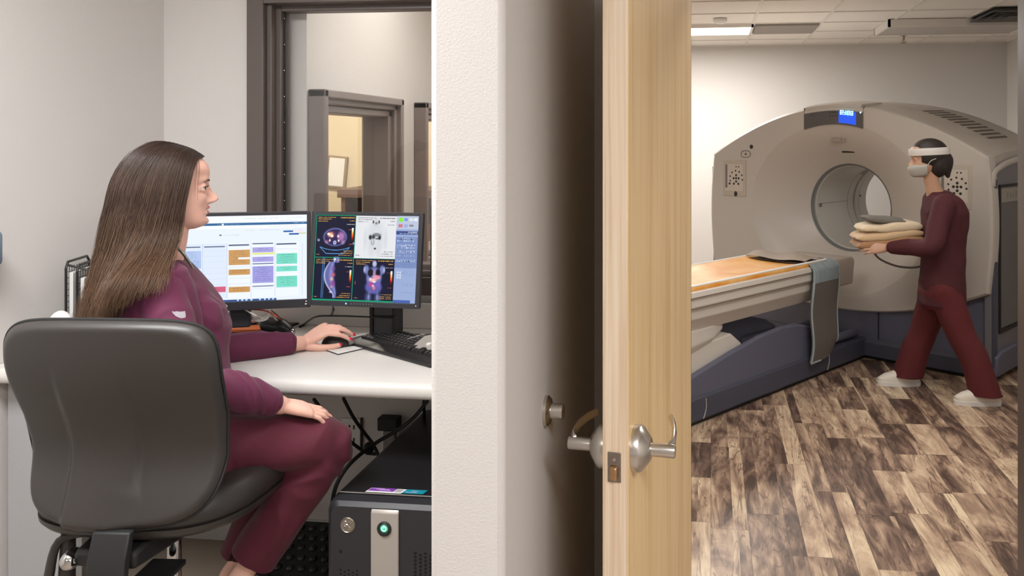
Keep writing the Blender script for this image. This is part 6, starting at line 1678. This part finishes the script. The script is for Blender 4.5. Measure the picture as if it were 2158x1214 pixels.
for A in (aN, aF): tp2.limb([A[0], (A[0]+A[1])/2, A[1], (A[1]+A[2])/2, A[1].lerp(A[2], .85)], [.068, .062, .056, .05, .042], n=20)
baked('scrub_top', tp2, .009, 4, M_red1, T, post=folds(.006, 8, (1, 1, .7), 12))
pt = MB(); pt.rings([(Q(1984, 590, 5.22), tf*.10, tn*.15, 2.3), (Q(1982, 612, 5.22), tf*.125, tn*.175, 2.3), (Q(1982, 645, 5.22), tf*.12, tn*.16, 2.3)], 36)
for A in (lN, lF): pt.limb([A[0], A[0].lerp(A[1], .5), A[1], A[1].lerp(A[2], .5), A[2]-Z*.09], [.100, .092, .082, .086, .090], n=24)
def floor_hem(co, no):
    co = folds(.007, 6, (1, 1, .5), 20)(co, no); co[:, 2] = np.maximum(co[:, 2], .062+.0*co[:, 0]); return co
baked('trousers', pt, .009, 4, M_red2, T, post=floor_hem)
for A in (lN, lF):
    c = A[2]; m = MB()
    m.rings([(Vector((c.x, c.y, .022))+tf*.055, tf*.135, tn*.042, 2.5), (Vector((c.x, c.y, .045))+tf*.055, tf*.135, tn*.046, 2.5), (Vector((c.x, c.y, .07))+tf*.04, tf*.112, tn*.043, 2.3), (Vector((c.x, c.y, .10))-tf*.0, tf*.065, tn*.038, 2.2), (Vector((c.x, c.y, .125))-tf*.01, tf*.05, tn*.036, 2.2)], 36)
    m.build('shoe', M_shoe, T)
    m = MB(); m.rings([(Vector((c.x, c.y, .0))+tf*.055, tf*.138, tn*.045, 2.6), (Vector((c.x, c.y, .026))+tf*.055, tf*.141, tn*.048, 2.6)], 36); m.build('shoe_sole', M_white, T)
# folded blanket held in the hands
BK = thing('folded_blanket', 'soft folded tan blanket held in the walking person arms', 'blanket', Q(1868, 500, 5.36))
def slab(c, lx, ly, lz, rot, m_, nm, seed):
    m = MB(); F = frame(c, (tf*math.cos(rot)+Z*math.sin(rot)).normalized(), tn, (Z*math.cos(rot)-tf*math.sin(rot)).normalized())
    R = []
    for i in range(25):
        x = -lx+2*lx*i/24; e = (1-abs(x/lx)**6)**.5 if abs(x) < lx else .02; e = max(e, .05); r = []
        for k in range(36):
            a = 2*PI*k/36; ct, st = math.cos(a), math.sin(a)
            y = math.copysign(abs(ct)**.5, ct)*ly*(.75+.25*e); z = math.copysign(abs(st)**.6, st)*lz*e
            n_ = noise.noise(Vector((x*9+seed, y*9, z*14)))
            z += .014*n_-.10*(max(0, -x-.12))*1.0
            r.append(F@Vector((x, y, z)))
        R.append(r)
    m.loft(R); return m.build(nm, m_, BK, angle=80)
M_bl = [mat('blanket_tan', (196, 168, 132), .9, bump=(60, .4, .006), sheen=.3), mat('blanket_cream', (214, 196, 168), .9, bump=(60, .4, .006), sheen=.3), mat('blanket_brown', (158, 118, 84), .9, bump=(60, .4, .006), sheen=.3)]
bc = Q(1868, 500, 5.36)
slab(bc-Z*.02, .215, .15, .030, -.14, M_bl[2], 'bottom_fold', 1)
slab(bc+Z*.025, .215, .145, .030, -.12, M_bl[0], 'middle_fold', 5)
slab(bc+Z*.075-tf*.01, .195, .14, .032, -.08, M_bl[1], 'top_fold', 9)
slab(bc+Z*.115+tf*.02, .13, .12, .022, .10, mat('blanket_gray', (110, 106, 100), .9, bump=(60, .4, .006)), 'dark_layer', 13)
m = MB(); m.limb([bc+tf*.10-Z*.06, bc+tf*.06-Z*.13+tn*.05, bc-tf*.06-Z*.18+tn*.05, bc-tf*.20-Z*.19, bc-tf*.28-Z*.15], [.007]*5, n=8); o = m.build('strap', M_pad, BK)
